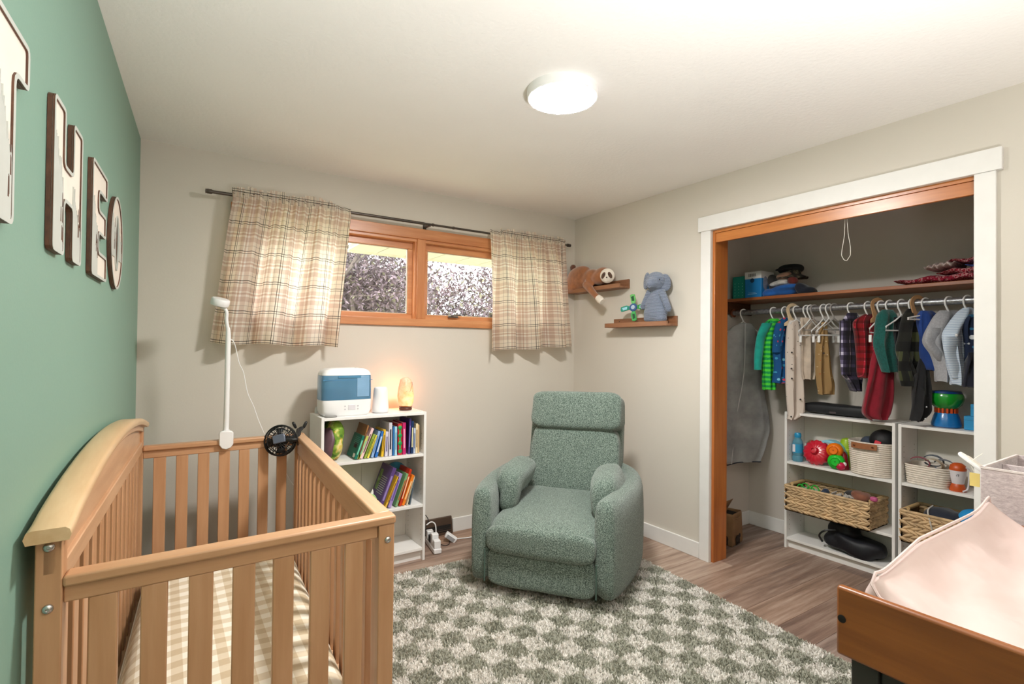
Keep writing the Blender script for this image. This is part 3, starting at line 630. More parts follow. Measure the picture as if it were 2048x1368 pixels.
bs = [((717, 917), (736, 874), 5, '#cfd26a', '#8ac7a0', .15, 'yellow-green spined book against the teal one'),
 ((722.5, 918), (746, 858), 5, '#efc9c9', '#6d5858', .17, 'pale pink book with dark spine lettering'),
 ((717, 909), (737, 852), 3, '#9a6a3f', '#5d3a22', .17, 'brown book standing behind the pink spine'),
 ((730, 916), (749, 870), 4, '#9db64e', '#5d7a2c', .15, 'olive green thin book leaning left'),
 ((735.5, 915), (754, 872), 4, '#e3d553', '#a99b2c', .15, 'bright yellow thin book leaning left'),
 ((744, 913), (759, 864), 5, '#93b4de', '#5e86bd', .16, 'pale blue book leaning left of the deep blue one'),
 ((752, 912), (766, 864), 5.5, '#2f74c4', '#dfe9f5', .16, 'deep blue book leaning left'),
 ((764.5, 911), (769.5, 860), 5, '#e8bd2f', '#a3781d', .15, 'golden yellow upright book'),
 ((772.5, 910), (774.5, 864), 6, '#d9d3e2', '#77739b', .15, 'pale lavender upright book'),
 ((780.5, 909), (781.5, 846), 6.5, '#d5d2dc', '#2c2a3b', .17, 'tall white book with black lettering'),
 ((786.5, 909), (788, 854), 3.5, '#2d6fae', None, .16, 'slim mid-blue book'),
 ((791.5, 908), (792, 854), 5, '#a8d5e8', '#6aa0c0', .16, 'pale sky blue book'),
 ((800, 907), (800, 848), 8.5, '#c62a33', '#2aa457', .17, 'red book with green scallops on its spine'),
 ((808.5, 906), (808.5, 846), 7, '#c5266b', '#f0a9c5', .17, 'magenta pink book'),
 ((818, 909), (821, 838), 4, '#4a3d80', '#8d7bc4', .17, 'tall indigo book, its cover tipped forward'),
 ((823.5, 909), (825.5, 843), 5, '#16335e', '#f2e9b0', .16, 'navy book with white and yellow spine lettering'),
 ((828.5, 906), (829.5, 857), 4, '#b9c5dd', '#5f7099', .15, 'pale blue-grey slim book'),
 ((833, 903), (834, 848), 5, '#e6d3ac', '#9b7b4c', .15, 'cream book near the right end'),
 ((837, 901), (837.5, 850), 3, '#cfae7b', None, .13, 'thin tan book at the right end')]
for b, t, wp, c, c2, dp, lb in bs:
    r_, th, L = book(lb+' on the top shelf', b, t, wp*.92, c, c2, dp, zs1, yb)
    if c == '#c62a33':
        for i in range(4): MB().sq((0, -0.0015, L*(0.12+0.25*i)), (th*.5, 0.003, L*.07), 1, 1, 12, 8).build('green_scallop', mat('print_green', '#26a052', .4), r_)
dt = book('dark teal tall book at the back of the top shelf, right end', (836, 900), (836, 838), 3, '#1b4a4c', None, .1, zs1, yb+0.12)
# second shelf
yb2 = -0.33
bk2, th, L = book('large purple storybook leaning left on the lower shelf', (760, 1009), (790, 938), 7, '#5d4480', '#a08cc4', .19, zs2, yb2)
q = MB()
for i in range(9): q.b2((-th/2-0.0006, 0.03, L*(0.3+0.05*i)), (-th/2, 0.12, L*(0.312+0.05*i)))
q.build('cover_text', mat('print_#b9c7b0', '#b9c7b0', .5), bk2)
MB().b2((-th/2-0.0006, 0.125, L*.35), (-th/2, 0.17, L*.85)).build('cover_picture', mat('picture_green', '#7f9a6a', .5, .5, 50), bk2)
for b, t, wp, c, c2, dp, lb in [((770, 1006), (797, 955), 4, '#e8b93a', '#a06c1e', .15, 'yellow slim book behind the purple storybook'),
 ((779, 1007), (802, 949), 7, '#a58fc9', '#6d54a0', .16, 'lilac thick book leaning left'),
 ((792, 1009), (815, 949), 5, '#7fae7a', '#c5582b', .17, 'green patterned book leaning left'),
 ((800, 1010), (822, 940), 5, '#c8391f', '#ffd7a8', .16, 'vermilion red book with pale lettering'),
 ((806, 1007), (827, 952), 6, '#f08322', '#ffd9a0', .15, 'bright orange book leaning left'),
 ((814, 1001), (829, 954), 3, '#dfd3b4', '#7d7560', .13, 'cream spined thin book at the end'),
 ((820, 993), (829, 960), 3, '#54626e', None, .12, 'slate grey thin book last in the row')]:
    book(lb+' on the lower shelf', b, t, wp*.9, c, c2, dp, zs2, yb2)
rb = thing('board_book', 'round-topped blue board book standing at the back of the lower shelf', 'book', (1.355, -0.15, zs2+0.001)); rb.rotation_euler = (0, R(14), 0)
pp = [(-0.07, 0), (0.07, 0)]+[(0.07*math.cos(t*math.pi/10), 0.155+0.07*math.sin(t*math.pi/10)) for t in range(11)]
MB().prism(pp, 0.02, lambda a, b, d: (a, d, b+0.017)).build('cover', mat('board_book_blue', '#3f8fb0', .35, .35, 25), rb)
MB().prism([(-.07, .0), (.07, .0), (.07, .06), (.03, .09), (-.02, .07), (-.07, .1)], 0.001, lambda a, b, d: (a, -0.0012+d, b+0.018)).build('cover_picture', mat('board_book_green', '#55803a', .4, .5, 40), rb)
# cushion on top shelf
PCK = NT('leaf_print'); vo = PCK.t.nodes.new('ShaderNodeTexVoronoi'); PCK.l(PCK.co(), vo.inputs['Vector']); vo.inputs['Scale'].default_value = 38
pn = PCK.noise(PCK.co(), 9, 3); PCK.col(PCK.mix(PCK.ramp(pn, [(0.5, (0, 0, 0, 1)), (0.56, (1, 1, 1, 1))]), PCK.ramp(vo.outputs['Color'], [(0.2, '#4f7a22'), (0.45, '#8fb03a'), (0.7, '#6d9430')]), PCK.ramp(vo.outputs['Color'], [(0.2, '#e9c93f'), (0.5, '#f2e3a2'), (0.8, '#b9922c')]))); PCK.set(Roughness=0.8)
cu = thing('dinosaur_cushion', 'plump green cushion with yellow leaf print on the top shelf', 'cushion', (0.968, -0.215, zs1))
cq = MB(); cq.sq((0, 0, 0.118), (0.052, 0.125, 0.117), 0.75, 0.8, 28, 20, Matrix.Rotation(R(6), 3, 'Y')); cq.build('cushion_body', PCK.m, cu, 180, fn=lambda q: wob(q, 14, 0.008))
bq = MB(); bq.sq((-0.036, -0.028, 0.1), (0.03, 0.1, 0.1), 0.8, 0.8, 24, 16, Matrix.Rotation(R(8), 3, 'Y')); bq.build('back_panel', mat('mauve_satin', '#6d4f58', 0.45, .2, 18), cu, 180, fn=lambda q: wob(q, 16, 0.008))
# green plush on second shelf
gp = thing('plush_dragon', 'small pale green plush dragon with white horns on the lower shelf', 'plush toy', (1.115, -0.25, zs2))
GPL = mat('mint_plush', '#a9d983', 0.9, .1, 60, .3, 300, sheen=.5)
q = MB(); q.sq((0, 0, 0.045), (0.07, 0.05, 0.045)); q.sq((0.055, -0.05, 0.06), (0.045, 0.042, 0.042)); q.sq((0.085, -0.07, 0.048), (0.024, 0.024, 0.02)); q.sq((-.05, -.05, .03), (.05, .04, .03)); q.build('body', GPL, gp, remesh=0.006, smod=4)
for sx in (-.03, .02): MB().lathe([(0.011, 0), (0.008, 0.016), (0.0, 0.034)], 10, (0.05+sx, -0.05, 0.093), Matrix.Rotation(R(12)*(1 if sx > 0 else -1), 3, 'Y')).build('horn', mat('horn_white', '#eceae2', .7), gp)
for sx in (-.02, .028): MB().sq((0.065+sx, -0.092, 0.068), (0.004, 0.004, 0.006), nu=10, nv=8).build('eye', BLACKP, gp)
for k, (x, c, lb) in enumerate([(0.95, '#b9d24f', 'lime green storage box seen through the crib slats'), (1.06, '#c9dc5a', 'pale lime storage box on the bookcase beside it, behind crib rail')]):
    t_ = thing('storage_box', lb, 'box', (x, -0.2, 0.35)); bxm = MB(); bxm.b2((-.05, -.1, 0), (.05, .1, .145 if k == 0 else 0.12)); bxm.build('carton', mat('lime_%d' % k, c, .5), t_, bevel=.004)
    MB().b2((-.051, -.101, 0.0), (.051, .101, .035)).build('white_band', WHITE, t_, bevel=.002)
tt = thing('toy_truck', 'yellow toy truck with black wheels on the lowest shelf', 'toy', (1.13, -0.22, 0.078))
YEL = mat('toy_yellow', '#efc81f', .3)
q = MB(); q.b2((-.1, -.06, .035), (.1, .06, .075)); q.b2((.03, -.055, .075), (.09, .055, .135)); q.build('chassis', YEL, tt, bevel=.008)
q = MB(); q.prism([(-.11, .08), (.02, .08), (.02, .15), (-.13, .15)], .11, lambda a, b, d: (a, -.055+d, b)); q.build('dump_bed', mat('toy_orange', '#ec8a1c', .3), tt, bevel=.005)
for wx in (-.065, .06):
    for wy in (-.062, .062): MB().lathe([(0, -.012), (.03, -.012), (.034, -.006), (.034, .006), (.03, .012), (0, .012)], 20, (wx, wy, .0345), Matrix.Rotation(math.pi/2, 3, 'X')).build('wheel', BLACKP, tt)

# heater register, power strip, plugs
vt = thing('heat_register', 'dark brown metal heat register set into the back baseboard', 'vent', (1.69, -0.001, 0))
BRN = mat('register_brown', '#5c4a3e', 0.4, .1, metal=.3)
MB().prism([(0, 0), (-0.03, 0), (-0.034, 0.012), (-0.012, 0.118), (0, 0.122)], 0.37, lambda a, b, d: (-0.185+d, a, b)).build('housing', BRN, vt, bevel=.002)
MB().b2((-.17, -.03, .022), (.17, -.0285, .07)).build('slot', mat('slot_black', '#17120f', .8), vt, fn=lambda q: Vector((q.x, q.y+(q.z-.02)*.1-.0035, q.z)))
for i in range(3): MB().b2((-.17, -.036, .03+.014*i), (.17, -.03, .034+.014*i)).build('louvre', BRN, vt, fn=lambda q: Vector((q.x, q.y+(q.z-.02)*.2, q.z)))
ps = thing('power_strip', 'white power strip with plugs on the floor by the register', 'power strip', (1.64, -0.2, 0.0), R(80))
MB().b2((-.13, -.026, .001), (.13, .026, .034)).build('strip_body', PLASTIC_W, ps, bevel=.006)
for i, (x, hh) in enumerate([(-.1, .05), (-.045, .075), (.015, .045), (.08, .055)]): MB().b2((x-.022, -.022, .034), (x+.022, .022, .034+hh)).build('plug', PLASTIC_W if i != 2 else BLACKP, ps, bevel=.004)
ad = thing('power_adapter', 'white adapter brick lying tilted beside the power strip', 'adapter', (1.79, -0.17, 0.03), R(-30)); ad.rotation_euler = (0, R(35), R(-30))
MB().box((0, 0, 0), (.085, .045, .035)).build('brick', PLASTIC_W, ad, bevel=.005)
MB().b2((-.03, -.0235, -.012), (.03, -.0226, .012)).build('rating_label', mat('label_grey', '#a3a3a6', .5), ad)
cbl = thing('extension_lead', 'white power cord running along floor to behind the armchair', 'cord', (1.85, -0.2, 0))
o_ = Vector(cbl.location); pts = [at(901, 1079, 2, .005), at(920, 1077, 2, .005), at(948, 1073, 2, .005), Vector((2.25, -.16, .005)), Vector((2.6, -.1, .005))]
MB().tube([p-o_ for p in catmull(pts, 6)], .004, 8).build('cord', PLASTIC_W, cbl)
cb2 = thing('white_plug_lead', 'white lead arching out of the power strip', 'cord', (1.68, -.2, .0)); o_ = Vector(cb2.location)
MB().tube([p-o_ for p in catmull([at(853, 1050, 1, -.17), at(862, 1044, 1, -.17), at(870, 1048, 1, -.18), at(872, 1062, 1, -.19), at(871, 1076, 1, -.2)], 6)], .0042, 8).build('lead', PLASTIC_W, cb2)
cb3 = thing('black_plug_lead', 'black lead looping down beside the bookcase', 'cord', (1.6, -.15, 0)); o_ = Vector(cb3.location)
MB().tube([p-o_ for p in catmull([at(851, 1030, 1, -.1), at(856, 1038, 1, -.1), at(856, 1046, 1, -.12), at(848, 1060, 1, -.12), Vector((1.58, -.12, .01))], 6)], .003, 8).build('lead', BLACKP, cb3)
cb4 = thing('thin_black_cord', 'thin black cord curling on the floor in front of the adapter', 'cord', (1.75, -.25, 0)); o_ = Vector(cb4.location)
MB().tube([p-o_ for p in catmull([at(873, 1084, 2, .003), at(888, 1091, 2, .003), at(898, 1088, 2, .003), at(898, 1080, 2, .003), at(892, 1076, 2, .01)], 6)], .0022, 6).build('cord', BLACKP, cb4)

# ------------------------------------------------------------------ rug
RUGA = R(-4.2); RC = Vector((2.70, -0.612))          # back right corner
CELL = 0.1045; NX, NY = 18, 24
rug = thing('shag_rug', 'cream and sage green checkered shag rug under the armchair', 'rug', (RC.x, RC.y, 0), RUGA)
def fibre(name, c):
    k = NT(name); cc = k.ramp(k.noise(k.co(), 30, 3), [(.3, tuple(x*.9 for x in lin(c)[:3])+(1,)), (.7, lin(c))])
    d = k.n('ShaderNodeBsdfDiffuse', Color=cc); t = k.n('ShaderNodeBsdfTranslucent', Color=cc); m = k.n('ShaderNodeMixShader', Fac=.22)
    k.l(d.outputs[0], m.inputs[1]); k.l(t.outputs[0], m.inputs[2]); k.l(m.outputs[0], k.t.nodes['Material Output'].inputs[0]); return k.m
CRM = fibre('cream_pile', '#fdf9f3'); SAG = fibre('sage_pile', '#c4c3b5')
MB().b2((-CELL*NX, -CELL*NY, 0.0005), (0, 0, 0.012)).build('backing', mat('rug_backing', '#6d6f62', .9), rug)
g = np.random.default_rng(5); Nb = 190000
px_ = -g.random(Nb)*CELL*NX; py_ = -g.random(Nb)*CELL*NY
wx = px_+0.004*np.sin(py_*37)+g.normal(0, .003, Nb); wy = py_+0.004*np.sin(px_*41)+g.normal(0, .003, Nb)
par = (np.floor(-wx/CELL)+np.floor(-wy/CELL)).astype(int) % 2; par = 1-par
hgt = g.uniform(.010, .019, Nb); an = g.random(Nb)*6.283; ln = g.uniform(.004, .011, Nb); la = g.random(Nb)*6.283; wd = g.uniform(.0022, .004, Nb)
bx, by = np.cos(an)*wd, np.sin(an)*wd; tx, ty = np.cos(la)*ln, np.sin(la)*ln
V = np.empty((Nb, 5, 3)); V[:, 0] = np.stack([px_-bx, py_-by, np.full(Nb, .011)], 1); V[:, 1] = np.stack([px_+bx, py_+by, np.full(Nb, .011)], 1)
V[:, 2] = np.stack([px_+bx+tx*.45, py_+by+ty*.45, .011+hgt*.65], 1); V[:, 3] = np.stack([px_-bx+tx*.45, py_-by+ty*.45, .011+hgt*.65], 1); V[:, 4] = np.stack([px_+tx, py_+ty, .011+hgt*.95], 1)
me = bpy.data.meshes.new('pile'); me.vertices.add(Nb*5); me.vertices.foreach_set('co', V.ravel())
base = np.arange(Nb)*5; li = np.stack([base, base+1, base+2, base+3, base+3, base+2, base+4], 1).ravel().astype(np.int32)
me.loops.add(Nb*7); me.loops.foreach_set('vertex_index', li); me.polygons.add(Nb*2)
ls = np.stack([np.arange(Nb)*7, np.arange(Nb)*7+4], 1).ravel().astype(np.int32); me.polygons.foreach_set('loop_start', ls)
me.materials.append(CRM); me.materials.append(SAG); me.polygons.foreach_set('material_index', np.repeat(par, 2).astype(np.int32)); me.update(calc_edges=True); me.validate()
po = bpy.data.objects.new('pile', me); COL.objects.link(po); po.parent = rug; po['kind'] = 'stuff'

# ------------------------------------------------------------------ recliner
FK = NT('green_boucle'); fco = FK.co(); f1 = FK.noise(fco, 290, 2, .75); f2 = FK.noise(fco, 6, 3)
fcol = FK.ramp(f1, [(0.4, '#2c3833'), (0.5, '#65776d'), (0.6, '#a4b2a7')]); FK.col(FK.mix(FK.math('MULTIPLY', f2, .35), fcol, '#55695f')); FK.set(Roughness=0.9, Sheen_Weight=0.35, Specular_IOR_Level=.2)
FK.bump(f1, 0.7, .006); FAB = FK.m
ch = thing('recliner_armchair', 'sage green upholstered swivel recliner armchair on the rug', 'armchair', (2.19, -0.93, 0.0), R(-53.13)); ch.scale = (1.15, 1.06, 1.01)
q = MB(); q.lathe([(0.0, 0.012), (0.27, 0.012), (0.28, 0.02), (0.28, 0.045), (0.2, 0.055), (0.0, 0.055)], 36, (0, 0.02, 0.0)); q.build('swivel_base', mat('swivel_black', '#211f1e', .6), ch)
# wrap-around arm shell: swept round the sides and back
def armpath(t, out):       # t 0..1 from right front, round the back, to left front ; out: outer offset
    pass
path = [(0.285, -0.49), (0.318, -0.33), (0.345, -0.15), (0.352, 0.0), (0.34, 0.15), (0.29, 0.28), (0.19, 0.36), (0.0, 0.385)]
path = path+[(-x, y) for x, y in reversed(path[:-1])]
pth = [Vector((p.x-0.015, p.y, 0)) for p in catmull([(a, b, 0) for a, b in path], 5)]
rings = []
for i, p in enumerate(pth):
    a = pth[max(0, i-1)]; b = pth[min(len(pth)-1, i+1)]; t = (b-a).normalized(); nrm = Vector((t.y, -t.x, 0))   # outward
    s_ = i/(len(pth)-1); back = max(0, 1-abs(s_-.5)/.28)
    H0 = 0.575+0.03*back; zb = 0.075; hw = 0.055
    fr_ = min(1, min(i, len(pth)-1-i)/2.5); rr = 0.75+0.25*fr_
    prof = [(-hw, zb), (hw*.92, zb), (hw*1.0, zb+.03), (hw*1.08, .2), (hw*1.1, .38), (hw*1.0, H0-.06), (hw*.75, H0-.02), (hw*.3, H0), (-hw*.3, H0), (-hw*.75, H0-.015), (-hw, H0-.05), (-hw, .35), (-hw, .2)]
    rings.append([p+nrm*(a_*rr)+Vector((0, 0, zb+(z-zb)*(0.985+.015*fr_))) for a_, z in prof])
MB().loft(rings).build('arm_shell', FAB, ch, 180, sub=1)
pw_ = lambda nm, c, rd, e1, e2, M=None, am=.006, nu=40, nv=24: MB().sq(c, rd, e1, e2, nu, nv, M).build(nm, FAB, ch, 180, fn=lambda q: wob(q, 7, am))
pw_('footrest_panel', (-0.015, -0.45, 0.168), (0.255, 0.042, 0.1), .3, .2)
pw_('seat_cushion', (-0.015, -0.15, 0.345), (0.262, 0.36, 0.095), .42, .3, Matrix.Rotation(R(4), 3, 'X'), .008)
pw_('seat_front_roll', (-0.015, -0.455, 0.318), (0.258, 0.062, 0.078), .5, .2)
bt = Matrix.Rotation(R(-13), 3, 'X')
pw_('backrest', (0.0, 0.225, 0.6), (0.252, 0.1, 0.24), .4, .22, bt, .008)
pw_('headrest', (0.005, 0.262, 0.918), (0.26, 0.092, 0.126), .38, .2, bt, .008)
pw_('back_frame', (-0.015, 0.31, 0.64), (0.27, 0.07, 0.33), .3, .25, bt, .0)
for sx in (-1, 1):
    q = MB(); pts = []
    prof = [(sx*0.2-0.015, -0.255, 0.455), (sx*0.215-0.015, -0.26, 0.53), (sx*0.25-0.015, -0.23, 0.6), (sx*0.27-0.015, -0.12, 0.63), (sx*0.265-0.015, 0.0, 0.63), (sx*0.25-0.015, 0.09, 0.6)]
    q.sq((sx*0.243-0.003, -0.12, 0.565), (0.072, 0.175, 0.085), .62, .55, 30, 20, Matrix.Rotation(R(-sx*16), 3, 'Y') @ Matrix.Rotation(R(7), 3, 'X'))
    q.sq((sx*0.228-0.003, -0.25, 0.5), (0.048, 0.062, 0.115), .7, .7, 24, 18, Matrix.Rotation(R(-sx*8), 3, 'Y') @ Matrix.Rotation(R(-6), 3, 'X'))
    q.build('arm_pillow', FAB, ch, 180, remesh=0.011, smod=6)
# piping seams
q = MB(); 
for sx in (-1, 1):
    MB().tube([Vector((sx*.262-.015, -.5, .09)), Vector((sx*.262-.015, -.5, .26))], .004, 6).build('seam_piping', mat('piping_green', '#4b6157', .9), ch)
pass
# ------------------------------------------------------------------ closet: shelf, cleat, rod
SHX, SHZ = 3.59, 1.698
cs = thing('closet_shelf', 'orange-stained wooden closet shelf above the clothes rod', 'shelf', (CLX, -2.0, SHZ))
MB().b2((SHX-CLX, CLY1+2.001, 0), (-0.001, CLY0+2-0.001, 0.02)).build('board', wood('shelf_board', '#8a4a22', '#b46c38', 1, 1.0, .4, coat=.3), cs, bevel=.002)
MB().b2((SHX-CLX+.03, CLY0+2-0.019, -0.088), (-0.001, CLY0+2-0.001, -0.001)).build('side_cleat', wood('cleat_wood', '#3e2010', '#5c311a', 0), cs, bevel=.002)
MB().b2((-0.02, CLY1+2.001, -0.05), (-0.001, CLY0+2-0.02, -0.001)).build('back_cleat', CLOSETP, cs)
RX, RZ = 3.68, 1.619
rd = thing('closet_rod', 'galvanized steel closet rod under the shelf', 'rod', (RX, -2.0, RZ))
GALV = NT('galvanized'); gv = GALV.noise(GALV.co(), 60, 4, .7); GALV.col(GALV.ramp(gv, [(0.3, '#6f7175'), (0.7, '#b6b7ba')])); GALV.set(Metallic=.75, Roughness=.38)
MB().tube([(0, CLY1+2.02, 0), (0, CLY0+2-0.024, 0)], 0.019, 20).build('pipe', GALV.m, rd)
MB().tube([(0, CLY0+2-.0195, 0), (0, CLY0+2-.032, 0)], 0.031, 20).build('socket', wood('socket_wood', '#5d2f18', '#8a4a26', 0), rd)
PD = Vector((0.9, -0.436, 0)); PN = Vector((0.436, 0.9, 0))      # hanger plane: direction across, normal
def hookpt(px): d = at(px, 612, 0, RX); return Vector((RX, d.y, RZ))
def hanger(px, label, m=None, w_=0.045, drop=0.03, name='clothes_hanger', flat=False, tilt=0.0, dd=PD, grp='white plastic children hangers'):
    hp = hookpt(px); r_ = thing(name, label, 'hanger', hp, 0, grp); m = m or PLASTIC_W; rr = 0.025
    D = Vector((dd.x, dd.y, 0)).normalized()
    arc = [D*(rr*math.cos(R(a)))+Vector((0, 0, rr*math.sin(R(a)))) for a in range(-20, 181, 20)]
    neck = Vector((0, 0, -0.065))+D*tilt
    pts = arc+[D*(-rr*.9)+Vector((0, 0, -0.02)), D*(-rr*.35)+Vector((0, 0, -0.045)), neck]
    if flat:
        q = MB(); Nn = Vector((-D.y, D.x, 0)); poly = []
        for a in range(-30, 200, 15): poly.append((0.046*math.cos(R(a)), 0.046*math.sin(R(a))))
        poly += [(-.035, -.045), (-.03, -.07), (-w_, -drop), (-w_, -drop-.02), (0, -.1), (w_, -drop-.02), (w_, -drop), (.015, -.07), (-.005, -.05), (-.02, -.02)]+[(0.024*math.cos(R(a)), 0.024*math.sin(R(a))) for a in range(180, -31, -15)]
        q.prism(poly, .006, lambda a, b, d: D*a+Vector((0, 0, b))+Nn*(d-.003)); q.build('plate', m, r_, bevel=.001); return r_
    MB().tube(pts, 0.0045, 8).build('hook', m, r_)
    body = [neck, neck+D*(-w_*.4)+Vector((0, 0, -drop*.35)), neck+D*(-w_)+Vector((0, 0, -drop*.75)), neck+D*(-w_)+Vector((0, 0, -drop)), neck+Vector((0, 0, -drop)), neck+D*w_+Vector((0, 0, -drop)), neck+D*w_+Vector((0, 0, -drop*.75)), neck+D*(w_*.4)+Vector((0, 0, -drop*.35))]
    MB().tube(body, 0.0045, 8, True).build('frame', m, r_); return r_
KX, KY, KS = 1480, 600, 4.096
def kk(cx, cy): return KX+cx/KS, KY+cy/KS
def garment(name, label, cat, hpx, rows, m, th=.02, sleeves=(), msl=None, extra=None, amp=.012, vneck=None):
    hp = hookpt(hpx); root = thing(name, label, cat, hp, 0, 'clothes hanging in the closet'); o_ = Vector(hp)
    def pt(cx, cy):
        p = atp(*kk(cx, cy), hp, PN); p = p-o_
        return p
    # densify rows
    ctrl = [(pt(xl, cy), pt(xr, cy)) for cy, xl, xr in rows]
    Ls = catmull([c[0] for c in ctrl], 5); Rs = catmull([c[1] for c in ctrl], 5); q = MB(); q.uv = []; rings = []; n = 28; N = len(Ls); sd = hash_(name+label)
    for i, (a, b) in enumerate(zip(Ls, Rs)):
        c = (a+b)/2; ax = (b-a)/2; ring = []; f = i/(N-1); tt = th*(0.45+0.55*min(1, f*5))
        for k in range(n):
            t = 2*math.pi*k/n; cs_, sn_ = math.cos(t), math.sin(t)
            rip = amp*math.sin(cs_*7+sd+f*2.5)*min(1, f*3)+amp*.5*math.sin(cs_*13+sd*2-f*3)*f
            p = c+ax*math.copysign(abs(cs_)**.8, cs_)+PN*(tt*math.copysign(abs(sn_)**.8, sn_)+rip)+Vector((0, 0, .004*math.sin(cs_*5+sd)*f))
            if p.x+o_.x > 3.912: p.x = 3.912-o_.x
            ring.append(p); q.uv.append((ax.length*cs_, p.z))
        rings.append(ring)
    q.loft(rings); q.build('body', m, root, 70)
    for sp in sleeves:
        cc = [pt(cx, cy) for cx, cy, w_ in sp]; wv = [w_/KS*RX/FPX*1.05 for _, _, w_ in sp]; P = catmull(cc, 4); W2 = np.interp(np.linspace(0, 1, len(P)), np.linspace(0, 1, len(wv)), wv); q = MB(); q.uv = []; rings = []
        for i, (p, w2) in enumerate(zip(P, W2)):
            ring = [p+PD*(w2*.62*math.cos(2*math.pi*k/14))+PN*((.022+.004*math.sin(i))*math.sin(2*math.pi*k/14)-.012)+Vector((0, 0, -.0)) for k in range(14)]
            rings.append(ring); q.uv += [(w2*math.cos(2*math.pi*k/14), v.z) for k, v in enumerate(ring)]
        q.loft(rings); q.build('sleeve', msl or m, root, 70)
    if extra: extra(root, pt)
    return root
def hash_(s): return sum(ord(c)*(i+1) for i, c in enumerate(s)) % 628/100.0
def cloth(name, c, var=.15, sc=25, bump=.25, bs=350): return mat(name, c, .9, var, sc, bump, bs, sheen=.25)
def stripes(name, c1, c2, per, duty=.5, axis=1):
    if name in MATS: return MATS[name]
    k = NT(name); sx = k.t.nodes.new('ShaderNodeSeparateXYZ'); k.l(k.co('UV'), sx.inputs[0]); n = k.noise(k.co('UV'), 60, 2)
    v = k.math('ADD', k.math('DIVIDE', sx.outputs[axis], per), k.math('MULTIPLY', n, .35))
    k.col(k.ramp(k.math('FRACT', v), [(0, c1), (duty, c2)], True)); k.set(Roughness=.9); MATS[name] = k.m; return k.m
def plaidm(name, per, pu, pv, bright='#ffffff'):
    k = NT(name); c = plaid_nodes(k, k.co('UV'), per, pu, pv); k.col(k.mix(1.0, c, bright, 'MULTIPLY')); k.set(Roughness=.9, Sheen_Weight=.2); return k.m
def specks(name, base, spots, scale=70, thr=.12):
    k = NT(name); vo = k.t.nodes.new('ShaderNodeTexVoronoi'); k.l(k.co('UV'), vo.inputs['Vector']); vo.inputs['Scale'].default_value = scale
    c = k.ramp(vo.outputs['Distance'], [(thr, (1, 1, 1, 1)), (thr+.04, (0, 0, 0, 1))]); k.col(k.mix(c, base, k.ramp(vo.outputs['Color'], [(i/len(spots), s) for i, s in enumerate(spots)], True))); k.set(Roughness=.9); return k.m
def buttons(cxcy, m, r=.006):
    def f(root, pt):
        for cx, cy in cxcy:
            p = pt(cx, cy)-PN*.034-Vector((0.012, 0, 0)); MB().sq(p, (r, r, r), nu=10, nv=6).build('button', m, root)
    return f
DKM = mat('dark_button', '#3b322d', .4); WTM = mat('pearl_button', '#e8e8ea', .3)
# clothes from left to right
bag_m = NT('garment_bag_film'); bn = bag_m.noise(bag_m.co(), 5, 4, .6)
_d = bag_m.n('ShaderNodeBsdfDiffuse', Color=bag_m.ramp(bn, [(0.3, '#939394'), (0.7, '#c9cacb')])); _t = bag_m.n('ShaderNodeBsdfTransparent'); _mx = bag_m.n('ShaderNodeMixShader', Fac=.22)
bag_m.l(_d.outputs[0], _mx.inputs[1]); bag_m.l(_t.outputs[0], _mx.inputs[2]); bag_m.l(_mx.outputs[0], bag_m.t.nodes['Material Output'].inputs[0])
def bag_trim(root, pt):
    P = [pt(cx, cy)-PN*.03 for cx, cy in ((-200, 1350), (-120, 1345), (-40, 1325), (60, 1318), (150, 1318))]
    MB().tube(catmull(P, 4), .004, 6).build('hem_binding', mat('navy_binding', '#2c3040', .8), root)
    MB().tube(catmull([pt(cx, cy)-PN*.034 for cx, cy in ((20, 200), (10, 600), (-60, 1000), (-90, 1335))], 5), .004, 6).build('zip_seam', mat('zip_grey', '#c9c9cb', .7), root)
garment('garment_bag', 'long grey translucent garment bag hanging at the far left of rod', 'garment bag', 1490, [(190, 0, 90), (250, -90, 130), (420, -140, 160), (740, -150, 205), (1020, -160, 250), (1150, -180, 225), (1250, -190, 190), (1325, -190, 155)], bag_m.m, .03, amp=.014, extra=bag_trim)
hanger(1487, 'white plastic hanger over the grey garment bag', w_=.15, drop=.12)
TEAL = cloth('teal_jersey', '#129b8b'); 
garment('rash_guard', 'teal-sleeved swim shirt with bright green stripes', 'shirt', 1548, [(152, 250, 312), (185, 205, 335), (250, 180, 325), (400, 180, 305), (600, 188, 295), (735, 195, 290)], stripes('green_stripes', '#4ed63f', '#139a4e', .032), .022, [[(215, 190, 70), (165, 300, 58), (143, 450, 52), (137, 570, 46)]], TEAL)
garment('shark_shirt', 'blue swim shirt with small pale sharks', 'shirt', 1571, [(145, 350, 392), (190, 312, 405), (300, 292, 405), (430, 275, 400), (550, 288, 395), (680, 275, 388)], specks('shark_print', '#0f4f86', ['#7fc6e0', '#0f4f86', '#3a93bb', '#c4405a'], 38, .3), .022, [[(325, 190, 60), (300, 300, 60), (292, 430, 54)]])
hanger(1547, 'white plastic hanger with the teal-sleeved swim shirt'); hanger(1570, 'white plastic hanger with the shark swim shirt')
CRM2 = specks('cream_romper_print', '#d8cabf', ['#d8cabf', '#5f554e', '#d8cabf', '#c3b2a5'], 45, .1)
garment('baby_romper', 'long cream baby romper with tiny dark motifs', 'romper', 1590, [(165, 405, 475), (235, 388, 495), (400, 383, 500), (520, 385, 520), (700, 385, 525), (830, 390, 527), (930, 396, 515), (978, 392, 450)], CRM2, .024, extra=buttons([(405, 430), (402, 560), (405, 640), (475, 810), (400, 950)], DKM))
hanger(1585, 'flat pale wooden hanger holding the cream romper', mat('birch_hanger', '#d9c2a0', .5), .06, .09, 'wooden_hanger', True, grp=None)
